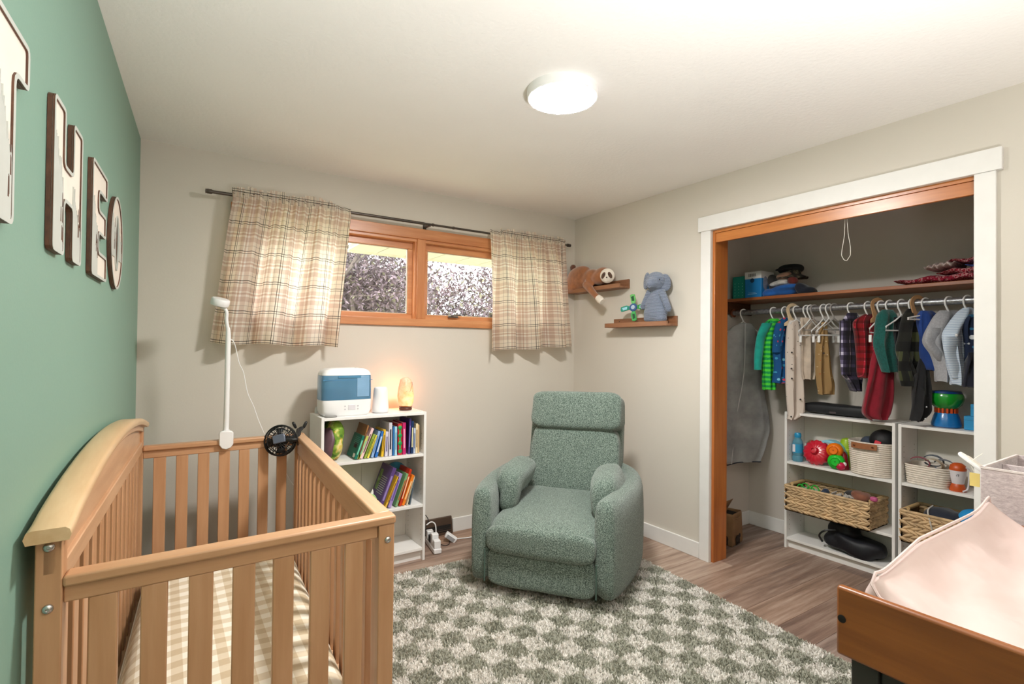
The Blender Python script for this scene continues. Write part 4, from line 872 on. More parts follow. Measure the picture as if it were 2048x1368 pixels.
hanger(1593, 'white plastic hanger just right of the pale wooden hanger')
garment('beige_bodysuit', 'plain beige sleeveless bodysuit behind the romper', 'bodysuit', 1612, [(145, 495, 590), (200, 490, 640), (350, 500, 645), (550, 505, 635), (650, 525, 605)], cloth('beige_knit', '#c6b5a4'), .02)
hanger(1613, 'white plastic hanger with the beige bodysuit'); 
def clips(r_):
    for sx in (-.07, .07):
        MB().box(PD*sx+Vector((0, 0, -.2)), (.01, .016, .045)).build('clip', PLASTIC_W, r_, bevel=.003)
for px, lb in ((1621, 'white clip hanger beside the beige bodysuit'), (1647, 'white clip hanger holding tan overalls'), (1658, 'white clip hanger just right of the tan overalls')): clips(hanger(px, lb, w_=.085, drop=.11))
for px, lb in ((1628, 'thin wire hanger with grey plastic coating left of tan overalls'), (1668, 'thin wire hanger with grey coating right of tan overalls')): hanger(px, lb, mat('grey_wire', '#a29d99', .5), w_=.07, drop=.075, name='wire_hanger', grp='thin wire hangers')
garment('tan_overalls', 'tan child overalls speckled with paint-like dots', 'overalls', 1650, [(180, 672, 712), (330, 640, 722), (430, 630, 728), (600, 628, 745), (690, 633, 765), (770, 642, 758)], specks('tan_speckle', '#9c7c50', ['#9c7c50', '#d9c9a6', '#9c7c50', '#b0512f', '#efe6d2'], 60, .13), .022, extra=buttons([(662, 436)], DKM))
FLN = plaidm('navy_flannel', .075, [(0, '#2b2536'), (.3, '#e4e2ec'), (.45, '#5a5268'), (.75, '#3a3348')], [(0, '#e9e7ef'), (.2, '#ffffff'), (.24, '#8a849c'), (.6, '#5d566c')], '#f0eef6')
garment('flannel_shirt', 'navy and white plaid flannel shirt', 'shirt', 1702, [(105, 882, 955), (180, 838, 985), (300, 824, 988), (450, 824, 978), (600, 832, 985), (660, 880, 987), (745, 930, 975)], FLN, .026, [[(850, 170, 60), (850, 300, 62), (850, 450, 60), (855, 610, 50)]])
hanger(1702, 'white plastic hanger with the navy flannel shirt')
RPL = plaidm('red_plaid', .045, [(0, '#a81f3f'), (.55, '#e9a9b6'), (.62, '#8a1832')], [(0, '#e8486a'), (.5, '#f6c3cc'), (.58, '#b52a4a')], '#e5b9c2')
garment('red_plaid_shirt', 'crimson and white check shirt beside the flannel', 'shirt', 1733, [(115, 1020, 1100), (180, 930, 1095), (300, 950, 1078), (450, 965, 1070), (590, 975, 1055), (638, 990, 1030)], RPL, .024)
hanger(1736, 'white plastic hanger with the crimson check shirt')
garment('red_trousers', 'dark red child trousers hanging below the sherpa vest', 'trousers', 1760, [(400, 1100, 1170), (520, 1068, 1232), (650, 1042, 1240), (800, 1012, 1240), (920, 1000, 1222), (978, 1060, 1200)], cloth('dark_red_fleece', '#8d1127'), .024)
hanger(1755, 'flat tan wooden hanger holding the dark red trousers', mat('tan_hanger', '#b98f66', .5), .045, .085, 'wooden_hanger', True, grp=None)
clips(hanger(1762, 'white clip hanger between the check shirt and sherpa vest', w_=.075, drop=.1))
garment('sherpa_vest', 'dark teal sherpa fleece vest with high collar', 'vest', 1779, [(80, 1165, 1250), (130, 1135, 1280), (250, 1125, 1290), (350, 1108, 1285), (450, 1125, 1300), (590, 1165, 1308)], mat('teal_sherpa', '#0c5650', .95, .25, 90, .9, 130, sheen=.5), .03)
hanger(1779, 'white plastic hanger with the teal sherpa vest')
garment('black_shirt', 'black top mostly hidden between sherpa vest and checked jacket', 'shirt', 1797, [(140, 1260, 1340), (300, 1260, 1370), (500, 1290, 1350), (560, 1300, 1345)], cloth('black_cotton', '#15151a'), .015)
hanger(1803, 'white plastic hanger in front of the black top', w_=.1, drop=.09)
BUF = plaidm('buffalo_check', .11, [(0, '#4c5138'), (.5, '#191b17')], [(0, '#e6e6d2'), (.5, '#3a3c33')], '#f4f4e6')
garment('checked_jacket', 'olive and black buffalo check jacket', 'jacket', 1825, [(72, 1372, 1432), (150, 1345, 1452), (300, 1322, 1445), (420, 1298, 1470), (550, 1345, 1505), (645, 1430, 1525)], BUF, .03, [[(1350, 420, 75), (1335, 540, 70), (1345, 640, 70), (1365, 705, 78)]])
hanger(1825, 'white plastic hanger with the buffalo check jacket')
garment('black_trousers', 'black child trousers hanging to the bookcase top', 'trousers', 1842, [(480, 1470, 1540), (640, 1440, 1545), (750, 1430, 1557), (850, 1428, 1557), (920, 1420, 1557), (992, 1412, 1480)], cloth('black_denim', '#17171a'), .022, extra=buttons([(1490, 870), (1480, 965)], WTM, .004))
hanger(1835, 'flat tan wooden hanger holding the black trousers', mat('tan_hanger', '#b98f66', .5), .045, .085, 'wooden_hanger', True, grp=None)
garment('puffer_vest', 'royal blue padded vest with quilted hem', 'vest', 1851, [(88, 1480, 1572), (150, 1470, 1612), (300, 1485, 1622), (450, 1492, 1618), (578, 1530, 1616)], cloth('royal_blue_padded', '#163a80', .2, 12), .034)
hanger(1851, 'white plastic hanger with the royal blue vest', w_=.11)
garment('grey_hoodie', 'heather grey child hoodie with folded collar', 'hoodie', 1890, [(85, 1640, 1780), (150, 1600, 1792), (330, 1524, 1765), (450, 1590, 1722), (560, 1618, 1722), (668, 1625, 1740)], cloth('heather_grey', '#a6a6ab', .12, 120), .035, [[(1600, 230, 100), (1570, 330, 95), (1610, 430, 80), (1660, 500, 70)]])
hanger(1898, 'white plastic hanger with the grey hoodie')
WAF = stripes('waffle_blue', '#d8e2ee', '#a9bdd6', .009, .55)
garment('waffle_shirt', 'pale blue and white waffle knit shirt', 'shirt', 1932, [(60, 1840, 1885), (110, 1790, 1925), (270, 1690, 1885), (400, 1700, 1885), (550, 1720, 1888), (620, 1730, 1885), (692, 1745, 1840)], WAF, .03, [[(1720, 300, 90), (1725, 420, 90), (1770, 560, 100), (1790, 640, 90)]], extra=buttons([(1730, 290)], WTM, .008))
hanger(1935, 'white plastic hanger with the pale blue waffle shirt')
garment('leaf_print_shirt', 'navy shirt with pale palm leaf print at right edge', 'shirt', 1958, [(120, 1880, 1990), (200, 1850, 2010), (400, 1862, 2010), (560, 1870, 2000)], specks('leaf_print_navy', '#16233f', ['#d7dde4', '#2f6f95', '#16233f'], 30, .32), .025)
garment('navy_trousers', 'dark navy trousers below the palm leaf shirt', 'trousers', 1966, [(430, 1870, 2000), (580, 1850, 2010), (715, 1855, 1990)], cloth('dark_navy', '#161a2b'), .02)

# ------------------------------------------------------------------ things on the closet shelf
ST = SHZ+0.0205
def box_thing(name, label, cat, loc, size, m, rz=0, bev=.002, group=None):
    t_ = thing(name, label, cat, loc, rz, group); MB().b2((-size[0]/2, -size[1]/2, 0), (size[0]/2, size[1]/2, size[2])).build('carton', m, t_, bevel=bev); return t_
tb = box_thing('teal_box', 'teal green carton with dots behind the blue carton', 'box', (3.71, -1.13, ST), (.14, .1, .165), specks('teal_dots', '#12897a', ['#57b5a6', '#12897a'], 50, .12))
q = MB()
for i in range(5):
    for j in range(3): q.sq((-.0705, -.03+.03*j, .025+.022*i), (.001, .003, .003), nu=8, nv=4)
q.build('dot_print', mat('dot_print', '#7fd0c2', .5), tb)
bb_ = box_thing('blue_box', 'blue carton with white top band on the closet shelf', 'box', (3.70, -1.255, ST), (.16, .125, .185), mat('carton_blue', '#1c7fc4', .4, .06))
MB().b2((-.081, -.0627, .135), (.0805, .0627, .1856)).build('white_band', mat('carton_white', '#d9d8d6', .5), bb_)
q = MB()
for i, y in enumerate([-.02, -.012, -.006, .002, .008, .016, .022, .03]): q.b2((-.0816, y, .15), (-.0808, y+.0035, .172))
q.build('barcode', mat('ink_black', '#222222', .6), bb_)
MB().lathe([(0, 0), (.016, 0), (.016, .001), (0, .001)], 16, (-.0812, .005, .122), Matrix.Rotation(-math.pi/2, 3, 'Y')).build('round_logo', mat('logo_navy', '#123a5c', .5), bb_)
MB().b2((-.0812, -.03, .024), (-.0806, .04, .028)).build('print_line', mat('print_pale', '#8fc3e6', .5), bb_); MB().b2((-.0812, -.02, .034), (-.0806, .035, .037)).build('print_line', mat('print_pale', '#8fc3e6', .5), bb_)
MB().sq((-.03, -.063, .1), (.03, .0012, .05), nu=14, nv=8).build('side_picture', mat('octopus_grey', '#8c93a8', .5, .3, 40), bb_)
def pile(name, label, cat, loc, blobs, m, vox=.008, group=None, rz=0, am=.008, f=18):
    t_ = thing(name, label, cat, loc, rz, group); q = MB()
    for c, rd_, ry in blobs: q.sq(c, rd_, .8, .8, 18, 12, Matrix.Rotation(R(ry), 3, 'X'))
    q.build('fabric', m, t_, 180, remesh=vox, smod=3, fn=lambda p: wob(p, f, am)); return t_
NAVY = cloth('navy_cloth', '#171b2b'); 
pile('folded_jacket', 'bright blue folded child jacket on the closet shelf', 'jacket', (3.72, -1.42, ST), [((0, .02, .03), (.09, .12, .03), 4), ((-.03, -.03, .055), (.07, .085, .024), -8), ((-.05, .06, .022), (.05, .06, .022), 0)], cloth('bright_blue', '#1d5fae', .25, 10))
pile('folded_navy_jumper', 'dark navy folded jumper at the end of the hat pile', 'jumper', (3.73, -1.575, ST), [((0, 0, .028), (.08, .055, .028), 0), ((-.03, .02, .05), (.05, .04, .03), 12)], NAVY)
pile('muslin_cloth', 'white printed muslin cloth on top of the blue jacket', 'cloth', (3.72, -1.40, ST+.075), [((0, 0, .02), (.06, .075, .022), -8), ((-.03, -.03, .022), (.04, .04, .018), 6)], cloth('muslin', '#cfc9c2', .2, 60), am=.006)
pile('dark_rolled_bag', 'dark rolled bag with pale piping beside the blue carton', 'bag', (3.74, -1.345, ST), [((0, 0, .085), (.06, .028, .085), -14), ((0, -.025, .05), (.06, .03, .05), -20)], cloth('charcoal_roll', '#2e2b2b'))
hat = thing('sun_hat', 'camouflage bucket hat on the shelf pile', 'hat', (3.74, -1.47, ST+.125)); 
CAMO = NT('camo_cloth'); cn = CAMO.noise(CAMO.co(), 22, 2); CAMO.col(CAMO.ramp(cn, [(0.4, '#2b2620'), (.5, '#57503f'), (.62, '#8c7a64')], True)); CAMO.set(Roughness=.9)
MB().lathe([(.095, 0), (.098, .004), (.06, .022), (.054, .03), (.05, .062), (.04, .074), (0, .078)], 28).build('crown', CAMO.m, hat, fn=lambda p: wob(p, 16, .012), solid=.003)
cap_ = thing('baseball_cap', 'black cap lying on the top of the hat pile', 'hat', (3.75, -1.455, ST+.185)); q = MB(); q.sq((0, 0, .006), (.07, .085, .034), .8, 1, 22, 12); q.sq((-.07, .01, -.002), (.05, .06, .007), .7, 1, 18, 8); q.build('cap_body', mat('black_cap_cloth', '#0f0f12', .8), cap_, remesh=.006, smod=3)
pile('tan_hat', 'tan child hat squeezed in the hat pile', 'hat', (3.69, -1.44, ST+.118), [((0, 0, .022), (.04, .055, .026), -10)], cloth('tan_hat', '#8d6a55', .2, 20), am=.006)
pile('rust_cloth', 'rust red cloth peeking out under the hats', 'cloth', (3.68, -1.505, ST+.08), [((0, 0, .022), (.03, .035, .03), 20)], cloth('rust_cloth', '#6a241c', .2, 20), am=.006)
KNT = NT('knit_yarn'); kv = KNT.t.nodes.new('ShaderNodeTexVoronoi'); KNT.l(KNT.co(), kv.inputs['Vector']); kv.inputs['Scale'].default_value = 75
KNT.col(KNT.ramp(KNT.math('ADD', KNT.math('MULTIPLY', kv.outputs['Distance'], .5), KNT.math('MULTIPLY', KNT.noise(KNT.co(), 4, 2), .8)), [(0.2, '#5d0f1e'), (.52, '#a01630'), (.6, '#d8a7a6'), (.66, '#8f1530')])); KNT.set(Roughness=.95); KNT.bump(kv.outputs['Distance'], .9, .012)
kb = thing('knit_blanket', 'red chunky knit blanket folded at the shelf right end', 'blanket', (3.73, -2.42, ST))
def layer(nm, m, z, hx, y0, y1, th, seed):
    q = MB(); rings = []
    for i in range(25):
        f = i/24; y = y0+(y1-y0)*f; zz = z+.006*math.sin(i*1.3+seed)+.012*f; e = min(1, 4*min(f, 1-f)+.25)
        rings.append([Vector((hx*math.copysign(abs(math.cos(2*math.pi*k/16))**.6, math.cos(2*math.pi*k/16)), y, zz+th*e*math.copysign(abs(math.sin(2*math.pi*k/16))**.8, math.sin(2*math.pi*k/16)))) for k in range(16)])
    q.loft(rings); return q.build(nm, m, kb, 70, fn=lambda p: wob(p, 40, .006))
layer('folded_layer', KNT.m, .022, .11, .3, -.45, .019, 1)
layer('folded_layer', KNT.m, .058, .105, .1, -.45, .017, 4)
layer('blue_stripe_layer', mat('blue_yarn', '#4a66b5', .95, .6, 130, .9, 90), .082, .1, -.02, -.45, .013, 2)
layer('pale_edge', mat('pale_yarn', '#cbb8b4', .95, .35, 120, .9, 90), .09, .108, .16, .02, .013, 3)
layer('folded_layer', KNT.m, .112, .1, .06, -.45, .014, 6)
layer('green_fringe', mat('green_yarn', '#4d6b57', .95, .5, 120, .9, 90), .138, .08, -.06, -.45, .012, 7)
# pull cord
pc_ = thing('pull_cord', 'thin white pull cord loop hanging from closet header', 'cord', at(1692, 440, 0, 3.09)); o_ = Vector(pc_.location)
MB().tube([at(px, py, 0, 3.09)-o_ for px, py in ((1690, 438), (1689, 470), (1684, 500), (1683, 511), (1688, 520), (1694, 521), (1701, 510), (1701, 495), (1696, 465), (1694, 438))], .0016, 6).build('loop', mat('cord_white', '#e8e4da', .6), pc_)

# ------------------------------------------------------------------ closet bookcases
CBX = 3.914
bookcase('left white closet bookcase holding toys and a long wicker basket', (CBX, -1.779, 0), -math.pi/2, .653, .231, .925, [.588, .272, .07], lab2=1)
bookcase('right white closet bookcase behind the changing table', (CBX, -2.447, 0), -math.pi/2, .653, .231, .925, [.588, .272, .07], lab2=1)
TOPZ, S1, S2, S3 = .9245, .5885, .2725, .0705
bp = thing('black_pouch', 'flat black padded pouch on top of the closet bookcase', 'bag', (3.80, -1.74, TOPZ)); q = MB(); q.sq((0, 0, .034), (.07, .215, .034), .5, .6, 36, 12); q.build('pouch', mat('black_neoprene', '#1a1c20', .6, .1, 8), bp, 180, fn=lambda p: wob(p, 8, .006)+Vector((0, 0, .004)))
MB().box((-.064, .0, .02), (.012, .04, .012)).build('label_tab', mat('tab_grey', '#4a4246', .5), bp); MB().tube(catmull([(-.03, .2, .03), (-.05, .25, .012), (-.02, .215, .008)], 5), .004, 6).build('strap', BLACKP, bp)
# water bottle
wb = thing('water_bottle', 'clear blue plastic bottle on the toy shelf', 'bottle', (3.75, -1.5075, S1)); WBM = NT('blue_bottle'); WBM.col('#7fc3dc'); WBM.set(Roughness=.12, Transmission_Weight=.6, IOR=1.25)
MB().lathe([(0, 0), (.03, 0), (.033, .006), (.033, .03), (.029, .038), (.033, .046), (.033, .12), (.031, .135), (.02, .155), (.02, .162), (0, .162)], 24).build('body', WBM.m, wb)
MB().lathe([(0, .162), (.021, .162), (.022, .166), (.022, .182), (.017, .192), (0, .194)], 20).build('cap', mat('bottle_cap_teal', '#1f8fc0', .3), wb)
MB().lathe([(.0334, .06), (.0336, .061), (.0336, .118), (.0334, .119)], 24).build('label_sleeve', mat('bottle_label', '#2a95c4', .4), wb)
MB().box((-.0325, .008, .09), (.004, .018, .05)).build('label_print', mat('label_white', '#e6e3e8', .5), wb)
# toys
def faceM(n):      # matrix with local z along n
    z = Vector(n).normalized(); x = Vector((0, 0, 1)).cross(z).normalized(); return Matrix((x, z.cross(x), z)).transposed()
VIEW = Vector((-.85, -.5, .15))
RTM = mat('toy_red', '#cf2036', .25, .08, coat=.3)
rt_ = thing('red_shell_toy', 'red ribbed plastic shell toy on the shelf', 'toy', (3.745, -1.632, S1)); FMx = faceM((-.9, -.1, .35)); q = MB(); rings = []
for j in range(9):
    rr = [.022, .045, .066, .078, .083, .08, .07, .05, .02][j]; zz = [.03, .028, .02, .006, -.012, -.026, -.036, -.042, -.044][j]
    rings.append([FMx @ Vector(((rr+.0035*math.sin(k*math.pi/2))*math.cos(2*math.pi*k/64), (rr+.0035*math.sin(k*math.pi/2))*math.sin(2*math.pi*k/64), zz))+Vector((0, 0, .083)) for k in range(64)])
q.loft(rings); q.build('ribbed_shell', RTM, rt_, 60)
MB().lathe([(0, .028), (.026, .028), (.024, .045), (.02, .058), (.012, .06), (.011, .05), (0, .05)], 20, (0, 0, .083), FMx).build('spout', RTM, rt_)
st_ = thing('clear_toy_cup', 'clear faceted toy cup behind the red shell toy', 'toy', (3.83, -1.56, S1)); MB().lathe([(0, 0), (.03, 0), (.04, .12), (.035, .12), (.027, .006), (0, .006)], 8).build('cup', mat('frosted', '#cfd3d4', .25), st_, 10)
MB().sq((0, 0, .115), (.03, .03, .03)).build('ball', mat('brown_ball', '#8d6248', .5), st_)
lb_ = thing('pale_blue_band_toy', 'pale blue curved plastic band toy behind the red shell', 'toy', (3.80, -1.695, S1)); q = MB(); rings = []
for i in range(15):
    a = math.pi*i/14; c = Vector((0, .075*math.cos(a), .075+.075*math.sin(a))) if True else None; nrm = Vector((0, math.cos(a), math.sin(a)))
    rings.append([c+Vector((dx, 0, 0))+nrm*dr for dx, dr in ((-.035, 0), (-.035, .018), (.035, .018), (.035, 0))])
q.loft(rings); q.b2((-.035, .075, 0), (.035, .093, .078)); q.b2((-.035, -.093, 0), (.035, -.075, .078)); q.build('band', mat('toy_pale_blue', '#8fcfe3', .35), lb_, bevel=.003)
for k in range(2): MB().tube(catmull([(-.0355, -.03-.015*k, .125-.01*k), (-.0365, -.052-.015*k, .105), (-.0355, -.055-.015*k, .08)], 4), .0022, 5).build('groove', mat('groove_navy', '#24445c', .5), lb_)
lg = thing('lime_dome_toy', 'lime green dome toy at the back of toy shelf', 'toy', (3.865, -1.765, S1)); MB().lathe([(0, 0), (.042, 0), (.044, .1), (.04, .15), (.028, .178), (0, .188)], 24).build('dome', mat('toy_lime', '#a5c81f', .4), lg); MB().lathe([(.0446, .1), (.047, .105), (.047, .116), (.0436, .12)], 24).build('rim_ring', mat('toy_lime_pale', '#c9de4c', .4), lg)
def cupthing(label, loc, r, m, n, rings_=True):
    t_ = thing('stacking_cup', label, 'toy', loc, 0, 'stacking cup toys'); Mx = faceM(n); c = Vector((0, 0, r))
    MB().lathe([(0, -r*.9), (r*.7, -r*.85), (r, -r*.3), (r*1.0, r*.25), (r*.86, r*.62), (r*.58, r*.72), (r*.55, r*.95), (r*.5, r*1.0), (r*.46, r*.9), (0, r*.88)], 28, c, Mx).build('cup', m, t_, 50)
    MB().lathe([(r*.3, r*.885), (r*.3, r*.91), (r*.24, r*.91), (r*.24, r*.885)], 20, c, Mx).build('ring_mark', m, t_); MB().sq(c+Mx @ Vector((0, 0, r*.89)), (r*.05,)*3, nu=8, nv=6).build('centre_dot', DKM, t_); return t_
cupthing('green plastic stacking cup lying on its side', (3.722, -1.767, S1), .048, mat('toy_green', '#1fc433', .25), (-.9, -.25, .1))
cupthing('orange plastic stacking cup resting above the green cup', (3.735, -1.752, S1+.068), .047, mat('toy_orange2', '#f07a12', .25), (-.9, -.2, .12))
sr = thing('small_red_ball', 'small pink-red rattle ball with white cap by the basket', 'toy', (3.705, -1.80, S1)); MB().sq((0, 0, .027), (.027, .027, .027)).build('ball', mat('rattle_red', '#c5204a', .25), sr); MB().sq((.012, -.016, .04), (.014, .014, .014)).build('cap', mat('rattle_white', '#e9dfe2', .4), sr)
rp = thing('red_cone_toy', 'dark red plastic cone leaning against the rope basket', 'toy', (3.765, -1.79, S1)); MB().lathe([(0, 0), (.035, 0), (.02, .09), (.008, .11), (0, .112)], 20).build('cone', mat('toy_dark_red', '#8f1726', .35), rp)
# rope baskets
ROPE = mat('cotton_rope', '#e3d8cb', .9, .1, 60, .4, 260)
def rope_basket(label, loc, rx, ry, h, taper, rows, e=.6):
    t_ = thing('rope_basket', label, 'basket', loc, 0, 'white rope baskets'); q = MB(); rings = []; n = 40; pw = lambda a: math.copysign(abs(a)**e, a)
    def rg(f, off, z): s_ = taper+(1-taper)*f; return [Vector(((rx*s_+off)*pw(math.cos(2*math.pi*k/n)), (ry*s_+off)*pw(math.sin(2*math.pi*k/n)), z)) for k in range(n)]
    rings.append(rg(0, -.02, .001))
    for i in range(rows):
        z0 = h*i/rows; dz = h/rows
        for a, off in ((.05, -.0022), (.3, .0016), (.7, .0016), (.95, -.0022)): rings.append(rg((i+a)/rows, off, z0+dz*a))
    for i in range(rows-1, -1, -3): rings.append(rg(i/rows, -.011, max(.012, h*i/rows)))
    q.loft(rings); q.build('coiled_rope', ROPE, t_, 60); return t_
rbk = rope_basket('tall white rope basket with a leather handle on toy shelf', (3.782, -1.957, S1), .118, .128, .205, .88, 17, .75)
LEA = mat('tan_leather', '#9a623d', .5, .12, 30)
hq = MB(); q0, q1 = Vector((-.112, .06, .185)), Vector((-.112, -.075, .185))
rings = []
for i in range(9):
    f = i/8; c = Vector((-.121-.014*math.sin(math.pi*f), .075-.14*f, .182)); rings.append([c+Vector((0, 0, -.017)), c+Vector((-.004, 0, -.017)), c+Vector((-.004, 0, .017)), c+Vector((0, 0, .017))])
hq.loft(rings); hq.build('handle', LEA, rbk, bevel=.001)
for yy in (.055, -.045): MB().sq((-.1345, yy, .182), (.004, .006, .006), nu=10, nv=6).build('rivet', mat('rivet_brown', '#6b4024', .3, metal=.5), rbk)
bl = thing('black_plush_ball', 'round black plush ball sticking out of the tall rope basket', 'plush toy', (3.79, -2.005, S1+.12)); MB().sq((0, 0, .085), (.074, .074, .074), 1, 1, 30, 18).build('ball', mat('black_plush', '#0f0f13', .6, .1, 40, .2, 300), bl)
rk = thing('red_block', 'small red toy block in front of the black plush ball', 'toy', (3.71, -2.0, S1+.185)); rk.rotation_euler = (.3, .5, .4); MB().box((0, 0, 0.012), (.034, .034, .034)).build('block', RTM, rk, bevel=.004)
gt = thing('grey_toy', 'grey and blue patterned soft cloth in the tall rope basket', 'toy', (3.80, -1.935, S1+.16)); MB().sq((0, 0, .03), (.06, .06, .035)).build('cloth_ball', specks('grey_blue_cloth', '#3d4656', ['#c9c7a8', '#7fa5c8', '#3d4656'], 40, .25), gt, 180, fn=lambda p: wob(p, 20, .01))
rb2 = rope_basket('small white rope basket of straps on the right closet bookcase', (3.782, -2.243, S1), .092, .112, .112, .9, 9, .55)
for i, (y, c, a, lb) in enumerate([(.045, '#8a3a4a', 10, 'dark pink looped strap in the small rope basket'), (-.02, '#b7a78c', -12, 'beige looped strap in the small rope basket'), (-.06, '#5e656e', 18, 'grey knit headband in the small rope basket'), (.0, '#4c5663', 5, 'blue-grey knit band at the back of small rope basket')]):
    t_ = thing('strap', lb, 'strap', (3.76+.03*(i > 1)+.03*(i == 3), -2.243+y, S1+.09), R(a)); q = MB(); rings = []
    for k in range(21):
        an = 2*math.pi*k/20*.85+.4; c0 = Vector((0, .045*math.cos(an), .028+.03*math.sin(an)+(.012 if i == 3 else 0))); rings.append([c0+Vector((dx, 0, 0))+Vector((0, math.cos(an), math.sin(an)))*dr for dx, dr in ((-.014, 0), (-.014, .004), (.014, .004), (.014, 0))])
    q.loft(rings); q.build('band', cloth('strap_%d' % i, c, .3, 60), t_, fn=lambda p: wob(p, 12, .006))
# orange and white cup
oc = thing('snack_cup', 'orange and white figure-shaped toddler cup on the shelf', 'cup', (3.745, -2.377, S1)); ORG = mat('cup_orange', '#c9541f', .35)
MB().lathe([(0, 0), (.036, 0), (.038, .005), (.03, .03), (.026, .04), (0, .04)], 24).build('base', ORG, oc)
MB().lathe([(0, .04), (.026, .04), (.032, .07), (.038, .105), (.0385, .112), (0, .112)], 24).build('body', mat('cup_white', '#e6e1e6', .3), oc)
MB().lathe([(0, .112), (.0375, .112), (.038, .12), (.033, .138), (.02, .149), (0, .152)], 24).build('lid', ORG, oc)
MB().tube(catmull([(-.02, -.04, .135), (-.012, -.052, .12), (-.012, -.05, .06), (-.016, -.045, .02), (-.03, -.03, .006)], 5), .004, 6).build('strap', mat('cup_white', '#e6e1e6', .3), oc)
text('lettering', 'NT', .016, mat('ink_grey', '#55525a', .5), oc, Matrix.Translation((-.0345, -.006, .088)) @ Matrix.Rotation(R(-100), 4, 'Z') @ Matrix.Rotation(R(90), 4, 'X'), .001)
# toy drum
dm = thing('toy_drum', 'green and blue toy with an orange waist on the bookcase', 'toy', (3.79, -2.312, TOPZ)); GT = mat('translucent_green', '#17902a', .2, .12, 20, coat=.4); BT_ = mat('toy_blue', '#1c76bd', .25, .06, coat=.4)
MB().lathe([(0, 0), (.06, 0), (.068, .006), (.068, .02), (.058, .06), (.05, .08), (0, .08)], 32).build('base', BT_, dm)
MB().lathe([(0, .08), (.047, .08), (.047, .105), (0, .105)], 32).build('waist', mat('waist_dark', '#5c2415', .5), dm)
for i in range(16): a = 2*math.pi*i/16; MB().box((.049*math.cos(a), .049*math.sin(a), .0925), (.008, .009, .027), a).build('orange_fin', mat('fin_orange', '#d9531f', .35), dm, bevel=.001)
MB().lathe([(0, .105), (.05, .105), (.07, .125), (.079, .155), (.078, .175), (.072, .188), (0, .19)], 36).build('bowl', GT, dm)
MB().lathe([(0, .19), (.0715, .189), (.066, .2), (0, .205)], 36).build('drum_top', mat('drum_top_navy', '#143c78', .3), dm)
for z, s_, lb in ((0, .1, 'larger light blue carton at the bookcase end, below another'), (.0745, .07, 'smaller light blue carton stacked on the larger one')):
    t_ = box_thing('blue_carton', lb, 'box', (3.79, -2.452 if s_ == .1 else -2.465, TOPZ+z), (.09, s_, .074 if s_ == .1 else .065), mat('carton_sky', '#2b93c9', .4, .04), bev=.003, group='light blue cartons'); MB().b2((-.0456, -s_/2, .052 if s_ == .1 else .045), (.0456, s_/2+.0006, .0535 if s_ == .1 else .0465)).build('lid_line', mat('carton_line', '#1a6a96', .5), t_)
# wicker baskets
WIC = mat('seagrass', '#c6a880', .8, .28, 22, .4, 120); WIC2 = mat('seagrass_dark', '#6a5238', .9, .3, 25)
def wicker(label, loc, w_, d_, h, rz):
    t_ = thing('wicker_basket', label, 'basket', loc, rz, 'woven wicker baskets')     # local x along the front, -y front
    q = MB(); tk = .008
    q.b2((-w_/2, -d_/2, 0), (w_/2, d_/2, .006))
    for a, b in (((-w_/2, -d_/2, 0), (w_/2, -d_/2+tk, h-.006)), ((-w_/2, d_/2-tk, 0), (w_/2, d_/2, h-.006)), ((-w_/2, -d_/2, 0), (-w_/2+tk, d_/2, h-.006)), ((w_/2-tk, -d_/2, 0), (w_/2, d_/2, h-.006))): q.b2(a, b)
    q.build('frame', WIC2, t_)
    kq = MB(); rows = 7; dz = (h-.012)/rows; L = .046
    for r_ in range(rows):
        z = .006+dz*(r_+.5)
        for (p0, p1, nrm) in (((-w_/2, -d_/2), (w_/2, -d_/2), (0, -1)), ((w_/2, -d_/2), (w_/2, d_/2), (1, 0)), ((-w_/2, d_/2), (-w_/2, -d_/2), (-1, 0)), ((w_/2, d_/2-tk*2), (-w_/2, d_/2-tk*2), (0, -1))):
            d0 = Vector((p1[0]-p0[0], p1[1]-p0[1], 0)); n_ = max(2, int(round(d0.length/L*1.25))); u = d0.normalized(); N3 = Vector((nrm[0], nrm[1], 0))
            for i in range(n_):
                c = Vector((p0[0], p0[1], z))+d0*((i+.5+(.5 if r_ % 2 else 0)*.9)/n_ if i < n_-1 or not r_ % 2 else (i+.5)/n_)
                a = R(20 if r_ % 2 else -16)+R(6)*math.sin(i*2.1+r_)
                U = u*math.cos(a)+Vector((0, 0, 1))*math.sin(a); Wv = Vector((0, 0, 1))*math.cos(a)-u*math.sin(a); ln, wd_, dp = L*.6, dz*.46, .0095
                ring = lambda f, s_: [c+U*ln*f+Wv*wd_*s_+N3*.001, c+U*ln*f+N3*dp*s_, c+U*ln*f-Wv*wd_*s_+N3*.001, c+U*ln*f-N3*.003]
                kq.loft([ring(-1, .35), ring(-.5, .9), ring(.3, 1.0), ring(1, .4)])
    tag(kq.build('weave', WIC, t_, 60), None, None, kind='stuff')
    rim = [(-w_/2, -d_/2, h), (w_/2, -d_/2, h), (w_/2, d_/2, h), (-w_/2, d_/2, h)]
    for i in range(4): MB().tube([Vector(rim[i]), Vector(rim[(i+1) % 4])], .0085, 8).build('rim', WIC, t_)
    for sx in (-1, 1): MB().tube([(sx*(w_/2-.012), -.07, h+.004), (sx*(w_/2-.012), .07, h+.004)], .012, 10).build('handle_bar', mat('handle_pine', '#c9a877', .6), t_)
    return t_
wk = wicker('long wicker basket of shoes on the left closet bookcase', (3.752, -1.742, S2), .5, .255, .165, -math.pi/2)
wk2 = wicker('wicker basket of dark clothes half hidden by the changing pad', (3.74, -2.40, S2), .48, .255, .175, -math.pi/2)
